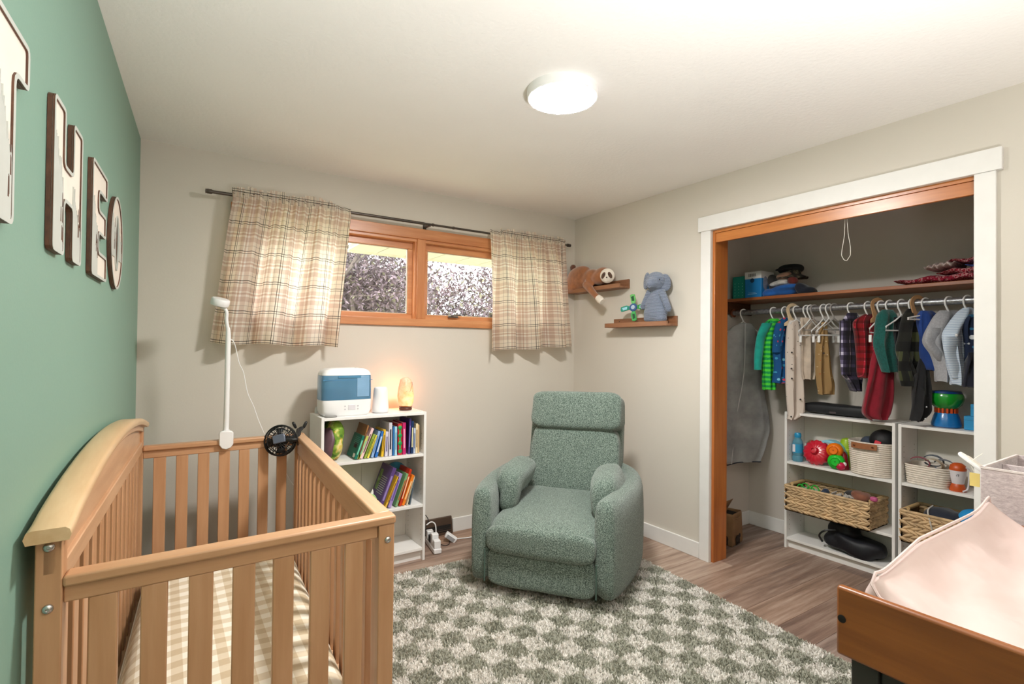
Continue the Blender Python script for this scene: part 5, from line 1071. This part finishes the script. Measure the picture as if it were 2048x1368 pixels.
for i, yy in enumerate((-1.57, -1.635)):
    t_ = thing('child_sandal', 'bright green child sandal in the long wicker basket, '+('left of the pair' if i == 0 else 'right of the pair'), 'shoe', (3.70, yy, S2+.115), 0, 'green sandals'); GS = mat('sandal_green', '#1c7a33', .5)
    q = MB(); q.sq((0, 0, .02), (.06, .027, .016), .5, .8, 24, 8); q.build('sole', GS, t_); MB().sq((0, 0, .034), (.052, .021, .004), .5, .8, 20, 6).build('insole', mat('insole', '#9fc7b0', .6), t_)
    for dx in (-.03, .025): MB().tube([(dx, .026*math.cos(a*math.pi/8), .03+.035*math.sin(a*math.pi/8)) for a in range(9)], .004, 6).build('strap', mat('sandal_strap', '#2fae3c', .4), t_)
pile('dark_blue_shoe', 'dark blue small shoe next to the green sandals', 'shoe', (3.71, -1.70, S2+.11), [((0, 0, .028), (.05, .024, .026), 0), ((.02, 0, .04), (.025, .022, .025), 0)], cloth('shoe_navy', '#22344f'), am=.002)
for i, (yy, xx) in enumerate(((-1.79, 3.69), (-1.835, 3.68), (-1.86, 3.70))):
    t_ = thing('rolled_socks', ['grey striped rolled socks nearest the green sandals in basket', 'grey striped rolled socks in the middle of basket', 'grey striped rolled socks below the brown hat in basket'][i], 'socks', (xx, yy, S2+.128), R(20*i), 'rolled socks'); q = MB(); SC = cloth('sock_grey', '#b9b2aa', .35, 90)
    pts = [Vector((0, (.006+.0016*k)*math.cos(k*.55), .026+(.006+.0016*k)*math.sin(k*.55))) for k in range(14)]; rings = [[p+Vector((dx, 0, 0))+(p-Vector((0, 0, .026))).normalized()*dr for dx, dr in ((-.03, -.002), (-.03, .003), (.03, .003), (.03, -.002))] for p in pts]; q.loft(rings); q.build('roll', SC, t_, 60)
pile('brown_hat', 'terracotta child hat in the long wicker basket', 'hat', (3.735, -1.91, S2+.135), [((0, 0, .03), (.06, .05, .03), -10), ((0, .02, .045), (.045, .04, .02), 5)], cloth('terracotta', '#8a5540', .15, 20), am=.006)
pile('black_mitten', 'dark fluffy mitten beside the terracotta hat', 'mitten', (3.77, -1.83, S2+.13), [((0, 0, .025), (.05, .035, .03), 12)], cloth('charcoal_fluff', '#2a2626', .3, 50, .8, 200), am=.005)
pk = thing('pink_trinket', 'small translucent pink trinket on the wicker basket rim', 'toy', (3.68, -1.998, S2+.178)); MB().sq((0, 0, .008), (.015, .02, .014), .7, .7).build('bead', mat('pink_gem', '#c25c8a', .15), pk)
pile('dark_jeans', 'dark denim cloth rolled in the right wicker basket', 'clothes', (3.70, -2.33, S2+.08), [((0, 0, .06), (.09, .09, .075), 10), ((-.01, -.07, .06), (.08, .05, .07), 0)], cloth('dark_denim', '#1b2230', .2, 12), rz=0)
pile('blue_print_cloth', 'bright blue cloth with yellow stars in the right wicker basket', 'cloth', (3.70, -2.46, S2+.1), [((0, 0, .07), (.08, .07, .07), 18)], specks('blue_star', '#1f8fd0', ['#e5dc6a', '#1f8fd0', '#7fd0ec'], 45, .2))
MB().tube(catmull([(-.085, .02, .0), (-.095, .03, .06), (-.07, .05, .12), (0, .05, .137)], 5), .004, 6).build('white_seam', mat('seam_white', '#cfc9c0', .7), [o for o in bpy.data.objects if o.name == 'dark_jeans'][0])
# backpack
bg = thing('backpack', 'slumped black backpack on the lowest closet shelf', 'bag', (3.78, -1.83, S3)); q = MB()
q.sq((0, -.02, .05), (.1, .17, .05), .6, .6, 30, 14); q.sq((.02, .05, .11), (.075, .09, .07), .7, .7, 26, 14, Matrix.Rotation(R(-18), 3, 'X')); q.sq((-.05, -.04, .05), (.055, .12, .05), .6, .6, 24, 12, Matrix.Rotation(R(14), 3, 'X')); q.sq((.0, -.13, .035), (.06, .07, .035), .7, .7); q.build('bag_body', mat('black_nylon', '#14161d', .55, .25, 10), bg, 180, remesh=.009, smod=4, fn=lambda p: wob(p, 9, .014)+Vector((0, 0, .006)))
MB().tube(catmull([(-.07, .06, .13), (-.1, .11, .12), (-.1, .145, .08), (-.09, .13, .04)], 5), .006, 6).build('handle_strap', BLACKP, bg)
# paper bag
pb = thing('paper_bag', 'brown paper bag with dark elephant print on closet floor', 'bag', (3.43, -1.205, 0), R(12)); KRF = mat('kraft_paper', '#8f6d4b', .8, .15, 14, .3, 30)
q = MB(); w2, d2, h2 = .085, .055, .24
rings = [[Vector((sx*w2*s_, sy*d2*s_, z)) for sx, sy in ((-1, -1), (1, -1), (1, 1), (-1, 1))] for z, s_ in ((0.001, .96), (.01, 1), (.12, 1.0), (.2, .97), (.215, .92))]; q.loft(rings, False); q.add([(-w2*.96, -d2*.96, .001), (w2*.96, -d2*.96, .001), (w2*.96, d2*.96, .001), (-w2*.96, d2*.96, .001)], [(0, 1, 2, 3)]); q.build('bag_body', KRF, pb, 30, solid=.002, fn=lambda p: wob(p, 11, .006)+Vector((0, 0, .004)))
MB().add([(-w2, d2*.9, .21), (w2, d2*.9, .21), (w2*1.05, d2*.2, .285), (-w2*.9, d2*.2, .29)], [(0, 1, 2, 3)]).build('open_flap', KRF, pb, solid=.002)
INK = mat('print_dark', '#2c211b', .7)
ep = MB(); ep.sq((-.01, -d2-.006, .045), (.032, .003, .024), .8, .8); ep.sq((.026, -d2-.006, .058), (.016, .003, .016)); 
for lx in (-.032, -.014, .004, .02): ep.b2((lx-.005, -d2-.0085, .008), (lx+.005, -d2-.004, .04))
ep.build('elephant_print', INK, pb); eq = MB(); eq.sq((-w2-.006, 0, .05), (.003, .03, .026), .8, .8)
for ly in (-.022, -.006, .01, .022): eq.b2((-w2-.0085, ly-.005, .012), (-w2-.004, ly+.005, .045))
eq.build('elephant_print', INK, pb)
MB().tube(catmull([(-.05, -d2*.8, .2), (-.03, -d2*1.1, .185), (.03, -d2*1.1, .185), (.05, -d2*.8, .2)], 5), .004, 6).build('handle', KRF, pb)
MB().box((0, 0, .19), (.12, .07, .03)).build('dark_contents', mat('bag_contents', '#1a1614', .8), pb)
# ------------------------------------------------------------------ floating shelves
WAL = wood('walnut_ledge', '#7a4d32', '#a5724f', 1, 1.0, .5, c3='#664028')
def ledge(label, y0, y1, z0):
    r_ = thing('picture_ledge', label, 'shelf', (W_, (y0+y1)/2, z0), 0, 'walnut picture ledges'); hl = abs(y1-y0)/2
    MB().b2((-.016, -hl, 0), (-.0005, hl, .069)).build('back_rail', WAL, r_, bevel=.002)
    MB().b2((-.1, -hl, 0), (-.016, hl, .014)).build('ledge_board', WAL, r_, bevel=.002)
    MB().b2((-.112, -hl, 0), (-.1, hl, .032)).build('front_lip', WAL, r_, bevel=.002)
    for yy in (-hl+.09, hl-.06): MB().lathe([(0, 0), (.004, 0), (.004, .001), (0, .0015)], 10, (-.0162, yy, .048), Matrix.Rotation(-math.pi/2, 3, 'Y')).build('screw', mat('screw_dark', '#2b221c', .5), r_)
    return r_
ledge('upper walnut wall ledge with the brown sloth, near the curtain', -.641, -.046, 1.797)
ledge('lower walnut wall ledge with the blue-grey elephant', -1.084, -.49, 1.502)
# sloth
SLO = mat('sloth_plush', '#9a6038', .9, .22, 30, .5, 220, sheen=.6); SLD = mat('sloth_dark', '#6a4130', .9, .15, 30, sheen=.4); SLW = mat('sloth_cream', '#e8dfd2', .9, .05, 30, .2, 200)
sl_ = thing('plush_sloth', 'brown plush sloth draped over the upper ledge, arm dangling', 'plush toy', (2.95, -.3, 1.812)); so_ = Vector(sl_.location)
def sp(px, py, x=2.95): return at(px, py, 0, x)-so_
q = MB(); q.sq(sp(1159, 557), (.06, .14, .1), .9, .9, 26, 16, Matrix.Rotation(R(-8), 3, 'X')); q.sq(sp(1148, 572), (.062, .11, .062), .9, .9); q.sq(sp(1180, 556), (.055, .11, .065), 1, 1, 24, 14, Matrix.Rotation(R(-14), 3, 'X')); q.sq(sp(1199, 556), (.055, .085, .055)); q.sq(sp(1205, 549, 2.96), (.052, .085, .058), 1, 1)
q.tube([sp(1172, 568, 2.905), sp(1180, 578, 2.888), sp(1188, 588, 2.885), sp(1197, 597, 2.885)], [.036, .03, .026, .024], 12)
q.build('body', SLO, sl_, remesh=.011, smod=4)
MB().tube([sp(1196, 595.5, 2.885), sp(1201, 600, 2.885), sp(1205, 604, 2.885)], [.026, .03, .024], 12).build('paw', SLW, sl_)
MB().sq(sp(1146, 535), (.02, .03, .024)).build('tail', SLD, sl_)
FX = faceM((-.8, -.55, -.12)); fcx = sp(1214, 551.5, 2.915)
MB().lathe([(0, .014), (.03, .012), (.048, .004), (.056, -.01), (.05, -.02), (0, -.024)], 24, fcx, FX).build('face', SLW, sl_)
for sx in (-1, 1):
    MB().sq(fcx+FX @ Vector((sx*.024, .004, .0095)), (.015, .028, .006), 1, 1, 16, 10, FX @ Matrix.Rotation(R(sx*28), 3, 'Z')).build('eye_patch', mat('sloth_patch', '#5f4638', .9), sl_)
    MB().sq(fcx+FX @ Vector((sx*.02, .008, .0165)), (.005, .005, .004), nu=10, nv=6).build('eye', BLACKP, sl_)
MB().sq(fcx+FX @ Vector((0, -.012, .016)), (.007, .005, .005), nu=10, nv=6).build('nose', mat('sloth_nose', '#3b2a24', .5), sl_)
# elephant
KN = NT('blue_grey_knit'); kc = KN.co(scale=(1, 1, 1)); wv = KN.t.nodes.new('ShaderNodeTexWave'); wv.bands_direction = 'Z'; KN.l(kc, wv.inputs['Vector']); wv.inputs['Scale'].default_value = 38; wv.inputs['Distortion'].default_value = 1.5; wv.inputs['Detail Scale'].default_value = 6
KN.col(KN.ramp(wv.outputs['Fac'], [(0.1, '#6a758b'), (.7, '#929db3')])); KN.set(Roughness=.95, Sheen_Weight=.3); KN.bump(wv.outputs['Fac'], .8, .005)
el = thing('plush_elephant', 'blue-grey knitted plush elephant standing on the lower ledge', 'plush toy', (2.955, -.95, 1.517)); eo = Vector(el.location)
def ep_(px, py, x=2.955): return at(px, py, 0, x)-eo
q = MB(); q.sq(ep_(1311, 612), (.045, .088, .1), .95, .95, 26, 18); q.sq(ep_(1311, 625), (.05, .098, .075)); q.sq(ep_(1314, 592), (.036, .062, .07))
for px in (1300, 1321): q.sq(ep_(px, 637.5, 2.95), (.036, .046, .024), .8, .8)
q.build('body', KN.m, el, remesh=.008, smod=3)
q = MB(); q.sq(ep_(1311, 563, 2.945), (.055, .078, .068)); q.sq(ep_(1304, 566, 2.9), (.04, .045, .04)); q.tube([ep_(1303, 566, 2.89), ep_(1300, 570, 2.875), ep_(1299, 574, 2.88)], [.034, .026, .018], 10); q.build('head', KN.m, el, remesh=.007, smod=3)
for px, py, sx in ((1293, 561, 1), (1330, 564, -1)):
    MB().sq(ep_(px, py+1, 2.965), (.016, .034 if sx > 0 else .04, .06), .9, .9, 20, 14, Matrix.Rotation(R(10*sx), 3, 'X') @ Matrix.Rotation(R(-28*sx), 3, 'Z')).build('ear', KN.m, el)
for pts in (((1301, 583), (1293, 600), (1286, 614)), ((1323, 583), (1331, 602), (1337, 618))):
    MB().tube([ep_(*p, 2.94) for p in pts]+[ep_(pts[-1][0], pts[-1][1]+5, 2.94)], [.026, .024, .022, .013], 12).build('arm', KN.m, el)
for px, py in ((1319, 559), (1302, 556)): MB().sq(ep_(px, py, 2.885 if px > 1310 else 2.9), (.004, .005, .005), nu=10, nv=6).build('eye', BLACKP, el)
# pinwheel toy
pwh = thing('toy_windmill', 'small green and teal toy windmill beside the elephant', 'toy', (2.95, -.745, 1.517)); po_ = Vector(pwh.location)
def wp(px, py, x=2.95): return at(px, py, 0, x)-po_
hub = wp(1267, 615); FW = faceM((-.9, -.35, .1))
MB().lathe([(0, 0), (.028, 0), (.03, .005), (.026, .009), (0, .01)], 20, hub, FW).build('hub', mat('windmill_blue', '#3d5c8f', .3), pwh); MB().lathe([(0, .01), (.016, .01), (.014, .014), (0, .015)], 16, hub, FW).build('hub_cap', mat('windmill_pale', '#b7c6d8', .3), pwh)
for i, c in enumerate(('#3f9a4a', '#6fbf6a', '#2f8f78', '#49a85a')):
    a = i*math.pi/2+.18; q = MB(); Mr = FW @ Matrix.Rotation(a, 3, 'Z'); q.prism([(.02, -.012), (.05, -.026), (.095, -.022), (.1, .0), (.095, .014), (.05, .012), (.02, .008)], .008, lambda x, y, d: hub+Mr @ Vector((x, y, d-.004))); q.build('vane', mat('vane_'+c, c, .35, .15, 60), pwh, bevel=.002)
    MB().prism([(.045, -.014), (.085, -.014), (.08, .006), (.05, .004)], .001, lambda x, y, d: hub+Mr @ Vector((x, y, .0045+d))).build('vane_print', mat('vane_print_%d' % (i % 2), ('#9fd6e6', '#174f2b')[i % 2], .4), pwh)
MB().tube([hub-FW @ Vector((0, 0, .01)), Vector((0, 0, .004))+Vector((.015, -.0, 0))], .006, 8).build('post', mat('windmill_wood', '#c79a75', .5), pwh); MB().b2((-.03, -.035, 0.0), (.03, .03, .008)).build('foot', mat('windmill_foot', '#2f6f62', .5), pwh, bevel=.002)

# ------------------------------------------------------------------ wall letters
BRE = wood('laser_cut_edge', '#4a2c1e', '#6f4630', 1, 1.5, .6); GRF = mat('pale_grey_letter', '#c6c9c3', .55, .04); CRF = mat('cream_letter_face', '#efe6da', .6, .03)
def inset(poly, d):
    out = []; n = len(poly); A = sum(poly[i][0]*poly[(i+1) % n][1]-poly[(i+1) % n][0]*poly[i][1] for i in range(n)); sg = 1 if A > 0 else -1
    for i in range(n):
        p, c, q = (Vector((poly[(i+k) % n][0], poly[(i+k) % n][1])) for k in (-1, 0, 1)); a = (c-p).normalized(); b = (q-c).normalized()
        n1, n2 = Vector((-a.y, a.x))*sg, Vector((-b.y, b.x))*sg; m = n1+n2; m = m/max(.3, m.dot(n1)); out.append((c.x+m.x*d, c.y+m.y*d))
    return out
def rounded(poly, r):
    out = []; n = len(poly)
    for i in range(n):
        p, c, q = (Vector((poly[(i+k) % n][0], poly[(i+k) % n][1])) for k in (-1, 0, 1)); a = (p-c).normalized(); b = (q-c).normalized(); rr = min(r, (p-c).length*.4, (q-c).length*.4)
        for t in (0, .33, .67, 1): out.append(tuple(((c+a*rr)*(1-t)**2+c*2*t*(1-t)+(c+b*rr)*t*t)))
    return out
def letter(label, yc, zc, poly, stems, hole=None, seed=1):
    rl = random.Random(seed); t_ = thing('wall_letter', label, 'wall letter', (KSK*yc+.001, yc, zc), R(-2.95), 'wooden name letters on the green wall'); t_.scale = (.62, 1, 1)
    fn = lambda a, b, d: (d, a, b)
    def ring(outer, inner, z0, z1, nm, m):
        n = len(outer); q = MB(); V = [fn(a, b, z) for z in (z0, z1) for a, b in outer]+[fn(a, b, z) for z in (z0, z1) for a, b in inner]; F = []
        for k in range(n):
            j = (k+1) % n; F += [(n+k, n+j, 3*n+j, 3*n+k), (k, j, n+j, n+k), (2*n+k, 2*n+j, 3*n+j, 3*n+k), (k, j, 2*n+j, 2*n+k)]
        q.add(V, F); return q.build(nm, m, t_, 30)
    po = rounded(poly, .018)
    if hole:
        ring(po, hole, .0, .014, 'backing', BRE); ring(inset(po, .002), inset(hole, -.002), .0142, .0155, 'face', CRF); ring(po, inset(po, .009), .0156, .0215, 'frame', BRE); ring(po, inset(po, .009), .0216, .023, 'frame_front', GRF); ring(inset(hole, -.007), hole, .0156, .0225, 'inner_frame', GRF)
    else:
        MB().prism(po, .014, fn).build('backing', BRE, t_, 30); MB().prism(inset(po, .002), .0013, lambda a, b, d: fn(a, b, .0142+d)).build('face', CRF, t_, 30); ring(po, inset(po, .009), .0156, .0215, 'frame', BRE); ring(po, inset(po, .009), .0216, .023, 'frame_front', GRF)
    for (y0, y1, z0, hl, hr) in stems:          # jagged tree line, taller on one side
        top = []; n = 34
        for i in range(n+1):
            f = i/n; base = hl+(hr-hl)*f; top.append((y0+(y1-y0)*f, z0+base*(1+rl.uniform(-.1, .1))+(.025*rl.random() if i % 2 else -.008)))
        MB().prism([(y0, z0)]+top+[(y1, z0)], .005, lambda a, b, d: fn(a, b, .0156+d)).build('tree_silhouette', GRF, t_, 20)
        for k in range(5):
            yy = y0+(y1-y0)*(.6+.35*rl.random()); zz = z0+.02+.1*rl.random(); MB().prism([(yy, zz), (yy+.005, zz), (yy+.004, zz+.03), (yy+.001, zz+.035)], .001, lambda a, b, d: fn(a, b, .0207+d)).build('cut_mark', BRE, t_)
hh = .178
letter('large wooden T with cut-out trees, leftmost on the green wall', -2.222, 1.727, [(-.15, hh), (.15, hh), (.15, hh-.085), (.07, hh-.085), (.07, -hh), (-.07, -hh), (-.07, hh-.085), (-.15, hh-.085)], [(-.06, .06, -hh+.01, .3, .1)], None, 3)
letter('wooden letter H with cut-out trees, second on the green wall', -1.72, 1.73, [(-.155, hh), (-.045, hh), (-.045, .045), (.045, .045), (.045, hh), (.155, hh), (.155, -hh), (.045, -hh), (.045, -.045), (-.045, -.045), (-.045, -hh), (-.155, -hh)], [(-.145, -.055, -hh+.01, .26, .16), (.055, .145, -hh+.01, .17, .06)], None, 5)
letter('wooden letter E with cut-out trees, third on the green wall', -1.273, 1.73, [(-.135, hh), (.135, hh), (.135, hh-.08), (-.02, hh-.08), (-.02, .042), (.115, .042), (.115, -.035), (-.02, -.035), (-.02, -hh+.085), (.135, -hh+.085), (.135, -hh), (-.135, -hh)], [(-.125, -.03, -hh+.01, .25, .12)], None, 7)
NE = 40; eo_ = [(.15*math.cos(2*math.pi*k/NE), hh*math.sin(2*math.pi*k/NE)) for k in range(NE)]; ei = [(.035*math.cos(2*math.pi*k/160), .1*math.sin(2*math.pi*k/160)) for k in range(160)]
letter('oval wooden letter O with cut-out trees, nearest the window wall', -.89, 1.73, eo_, [(-.125, -.045, -.06, .16, .09), (.045, .125, -.06, .1, .06)], ei, 9)

# ------------------------------------------------------------------ changing table
TW = wood('acacia_brown', '#6e3916', '#ad672d', 1, .55, .4, True, .25, c3='#703a15'); TWX = wood('acacia_brown_x', '#6e3916', '#ad672d', 0, .55, .4, True, .25, c3='#703a15'); DKG = mat('charcoal_metal', '#33322f', .5, .08)
TX0, TX1, TY0, TY1 = 1.316, 2.92, -3.42, -2.878
ctb = thing('changing_table', 'brown wooden changing table with tray top and dark legs', 'changing table', (TX0, TY1, 0))
def tb_(nm, m, a, b, bev=.004): return MB().b2([p-o for p, o in zip(a, (TX0, TY1, 0))], [p-o for p, o in zip(b, (TX0, TY1, 0))]).build(nm, m, ctb, bevel=bev)
tb_('end_board', TW, (TX0, TY0, .708), (TX0+.02, TY1, .85), .006); tb_('end_board', TW, (TX1-.02, TY0, .708), (TX1, TY1, .85), .006)
tb_('side_board', TWX, (TX0+.02, TY1-.02, .708), (TX1-.02, TY1, .80)); tb_('side_board', TWX, (TX0+.02, TY0, .708), (TX1-.02, TY0+.02, .80))
tb_('tray_floor', TWX, (TX0+.02, TY0+.02, .735), (TX1-.02, TY1-.02, .755), 0)
tb_('tray_divider', TW, (2.112, TY0+.02, .7555), (2.13, TY1-.02, .862), .004)
for x in (TX0+.02, TX1-.07):
    for y in (TY0+.02, TY1-.07): tb_('leg', DKG, (x, y, .0125 if x < 2 and y > -3.1 else 0), (x+.05, y+.05, .707))
tb_('apron', DKG, (TX0+.03, TY1-.06, .66), (TX1-.03, TY1-.035, .706)); tb_('apron', DKG, (TX0+.03, TY0+.07, .66), (TX0+.055, TY1-.07, .706)); tb_('lower_shelf', DKG, (TX0+.03, TY0+.03, .2), (TX1-.03, TY1-.03, .22))
MB().lathe([(0, 0), (.008, 0), (.008, .0012), (.005, .002), (0, .0005)], 14, (-.0003, -.012, .785), Matrix.Rotation(-math.pi/2, 3, 'Y')).build('bolt_hole', mat('hole_black', '#120d09', .8), ctb)
# pad
BLU = NT('blush_cover'); bn_ = BLU.noise(BLU.co(), 3.0, 4, .55); BLU.col(BLU.ramp(bn_, [(.3, '#ceb6b0'), (.7, '#d8c4bf')])); BLU.set(Roughness=.65); BLU.bump(bn_, .6, .05)
pd = thing('changing_pad', 'contoured changing pad in a blush pink cover', 'changing pad', (1.337, -2.899, .7555)); NU, NV = 44, 30; PL, PWD = .775, .47
def padz(a, b):      # a along the length 0..1, b from far (window) side 0 to near side 1
    e = min(a, 1-a)*PL; f = min(b, 1-b)*PWD; edge = min(1, min(e, f)/.03); prof = .05+(.075+.065*min(1, a*3))*(abs(2*b-1)**2.4); endr = .03*math.exp(-((1-a)*PL/.09)**2)+.02*math.exp(-(a*PL/.05)**2)
    wr = (.012*math.sin(a*13+b*7)*math.sin(b*9)+.006*math.sin(a*29-b*12))*max(0, min(1, (f-.05)/.08))
    return (prof+endr+wr)*(edge**.35)
q = MB(); V = []
for j in range(NV+1):
    for i in range(NU+1):
        a, b = i/NU, j/NV; V.append((a*PL, -b*PWD-.0, max(.0, padz(a, b))+.0005))
n = NU+1; q.add(V, [(j*n+i, j*n+i+1, (j+1)*n+i+1, (j+1)*n+i) for j in range(NV) for i in range(NU)])
q.build('cover', BLU.m, pd, 180, sub=1)
pe = [Vector((i/NU*PL, -.03, padz(i/NU, .067)+.004)) for i in range(1, NU)]; pe = [Vector((.012, -PWD*k/10, padz(.03, k/10)*.8+.003)) for k in range(9, 0, -1)]+pe
MB().tube(pe, .0035, 6).build('piping', mat('blush_piping', '#d9c4c0', .6), pd)
# felt caddy
FEL = NT('grey_felt'); fn_ = FEL.noise(FEL.co(scale=(1, 1, 2.2)), 55, 4, .7); FEL.col(FEL.ramp(fn_, [(.3, '#a8989a'), (.7, '#d6c9c8')])); FEL.set(Roughness=.95, Sheen_Weight=.4); FEL.bump(fn_, .4, .004)
cdy = thing('felt_caddy', 'pale grey felt storage caddy at the end of changing table', 'caddy', (2.168, -2.887, .7555), 0)
LX, LY, HZ, tk = .35, .24, .245, .006
for nm, a, b in (('front_panel', (0, -LY, 0), (tk, 0, HZ)), ('back_panel', (LX-tk, -LY, 0), (LX, 0, HZ)), ('side_panel', (tk, -tk, 0), (LX-tk, 0, HZ)), ('side_panel', (tk, -LY, 0), (LX-tk, -LY+tk, HZ)), ('divider', (LX*.5, -LY+tk, 0), (LX*.5+tk, -tk, HZ-.01)), ('bottom', (tk, -LY+tk, 0), (LX-tk, -tk, tk))): MB().b2(a, b).build(nm, FEL.m, cdy, bevel=.002)
MB().b2((-.03, -LY, 0), (-.024, 0, .09)).build('outer_pocket', FEL.m, cdy, bevel=.002); MB().b2((-.03, -.0, 0), (0, .006, .09)).build('pocket_side', FEL.m, cdy, bevel=.001)
for a, b in (((-.0012, -LY, HZ-.004), (tk+.001, .001, HZ+.0015)), ((0, -.0062, HZ-.004), (LX, .001, HZ+.0015)), ((-.0312, -LY, .087), (-.0235, .001, .0915))): MB().b2(a, b).build('binding', mat('felt_binding', '#ddd2cf', .8), cdy)
MB().tube(catmull([(-.004, -.13, .18), (-.03, -.14, .205), (-.035, -.17, .205), (-.02, -.19, .17)], 5), .012, 8).build('handle', mat('handle_leather', '#8d4f33', .5), cdy)
wt = thing('white_plastic_lid', 'white plastic lid tilted up at the caddy edge', 'lid', (2.21, -2.872, .992)); wt.rotation_euler = (R(38), R(0), R(8)); q = MB(); q.sq((0, .0, .0), (.025, .06, .005), .4, .5, 26, 8); q.build('lid', PLASTIC_W, wt)
q = MB(); q.sq((0, .0, .0055), (.018, .042, .0025), .4, .5, 22, 6); q.build('raised_panel', mat('lid_panel', '#e2dcd2', .4), wt)
tg = thing('yellow_tag', 'small yellow tag hanging on a cord at the caddy', 'tag', (2.19, -2.868, .955)); MB().b2((-.001, -.012, -.02), (.001, .012, .02)).build('tag_card', mat('tag_yellow', '#e8cf7d', .6), tg); MB().tube(catmull([(0, 0, .02), (.004, .01, .05), (.03, -.01, .078)], 5), .0012, 5).build('cord', mat('cord_white', '#e8e4da', .6), tg)
for i in range(2): t_ = thing('nappy', ['folded white nappy standing in the felt caddy, front one', 'folded white nappy standing in the felt caddy, behind another'][i], 'nappy', (2.25+.06*i, -3.03, .7625), 0, 'nappies in the caddy'); MB().sq((0, 0, .105), (.022, .08, .105), .4, .4, 20, 12).build('pad', mat('nappy_white', '#eeeef0', .8), t_)
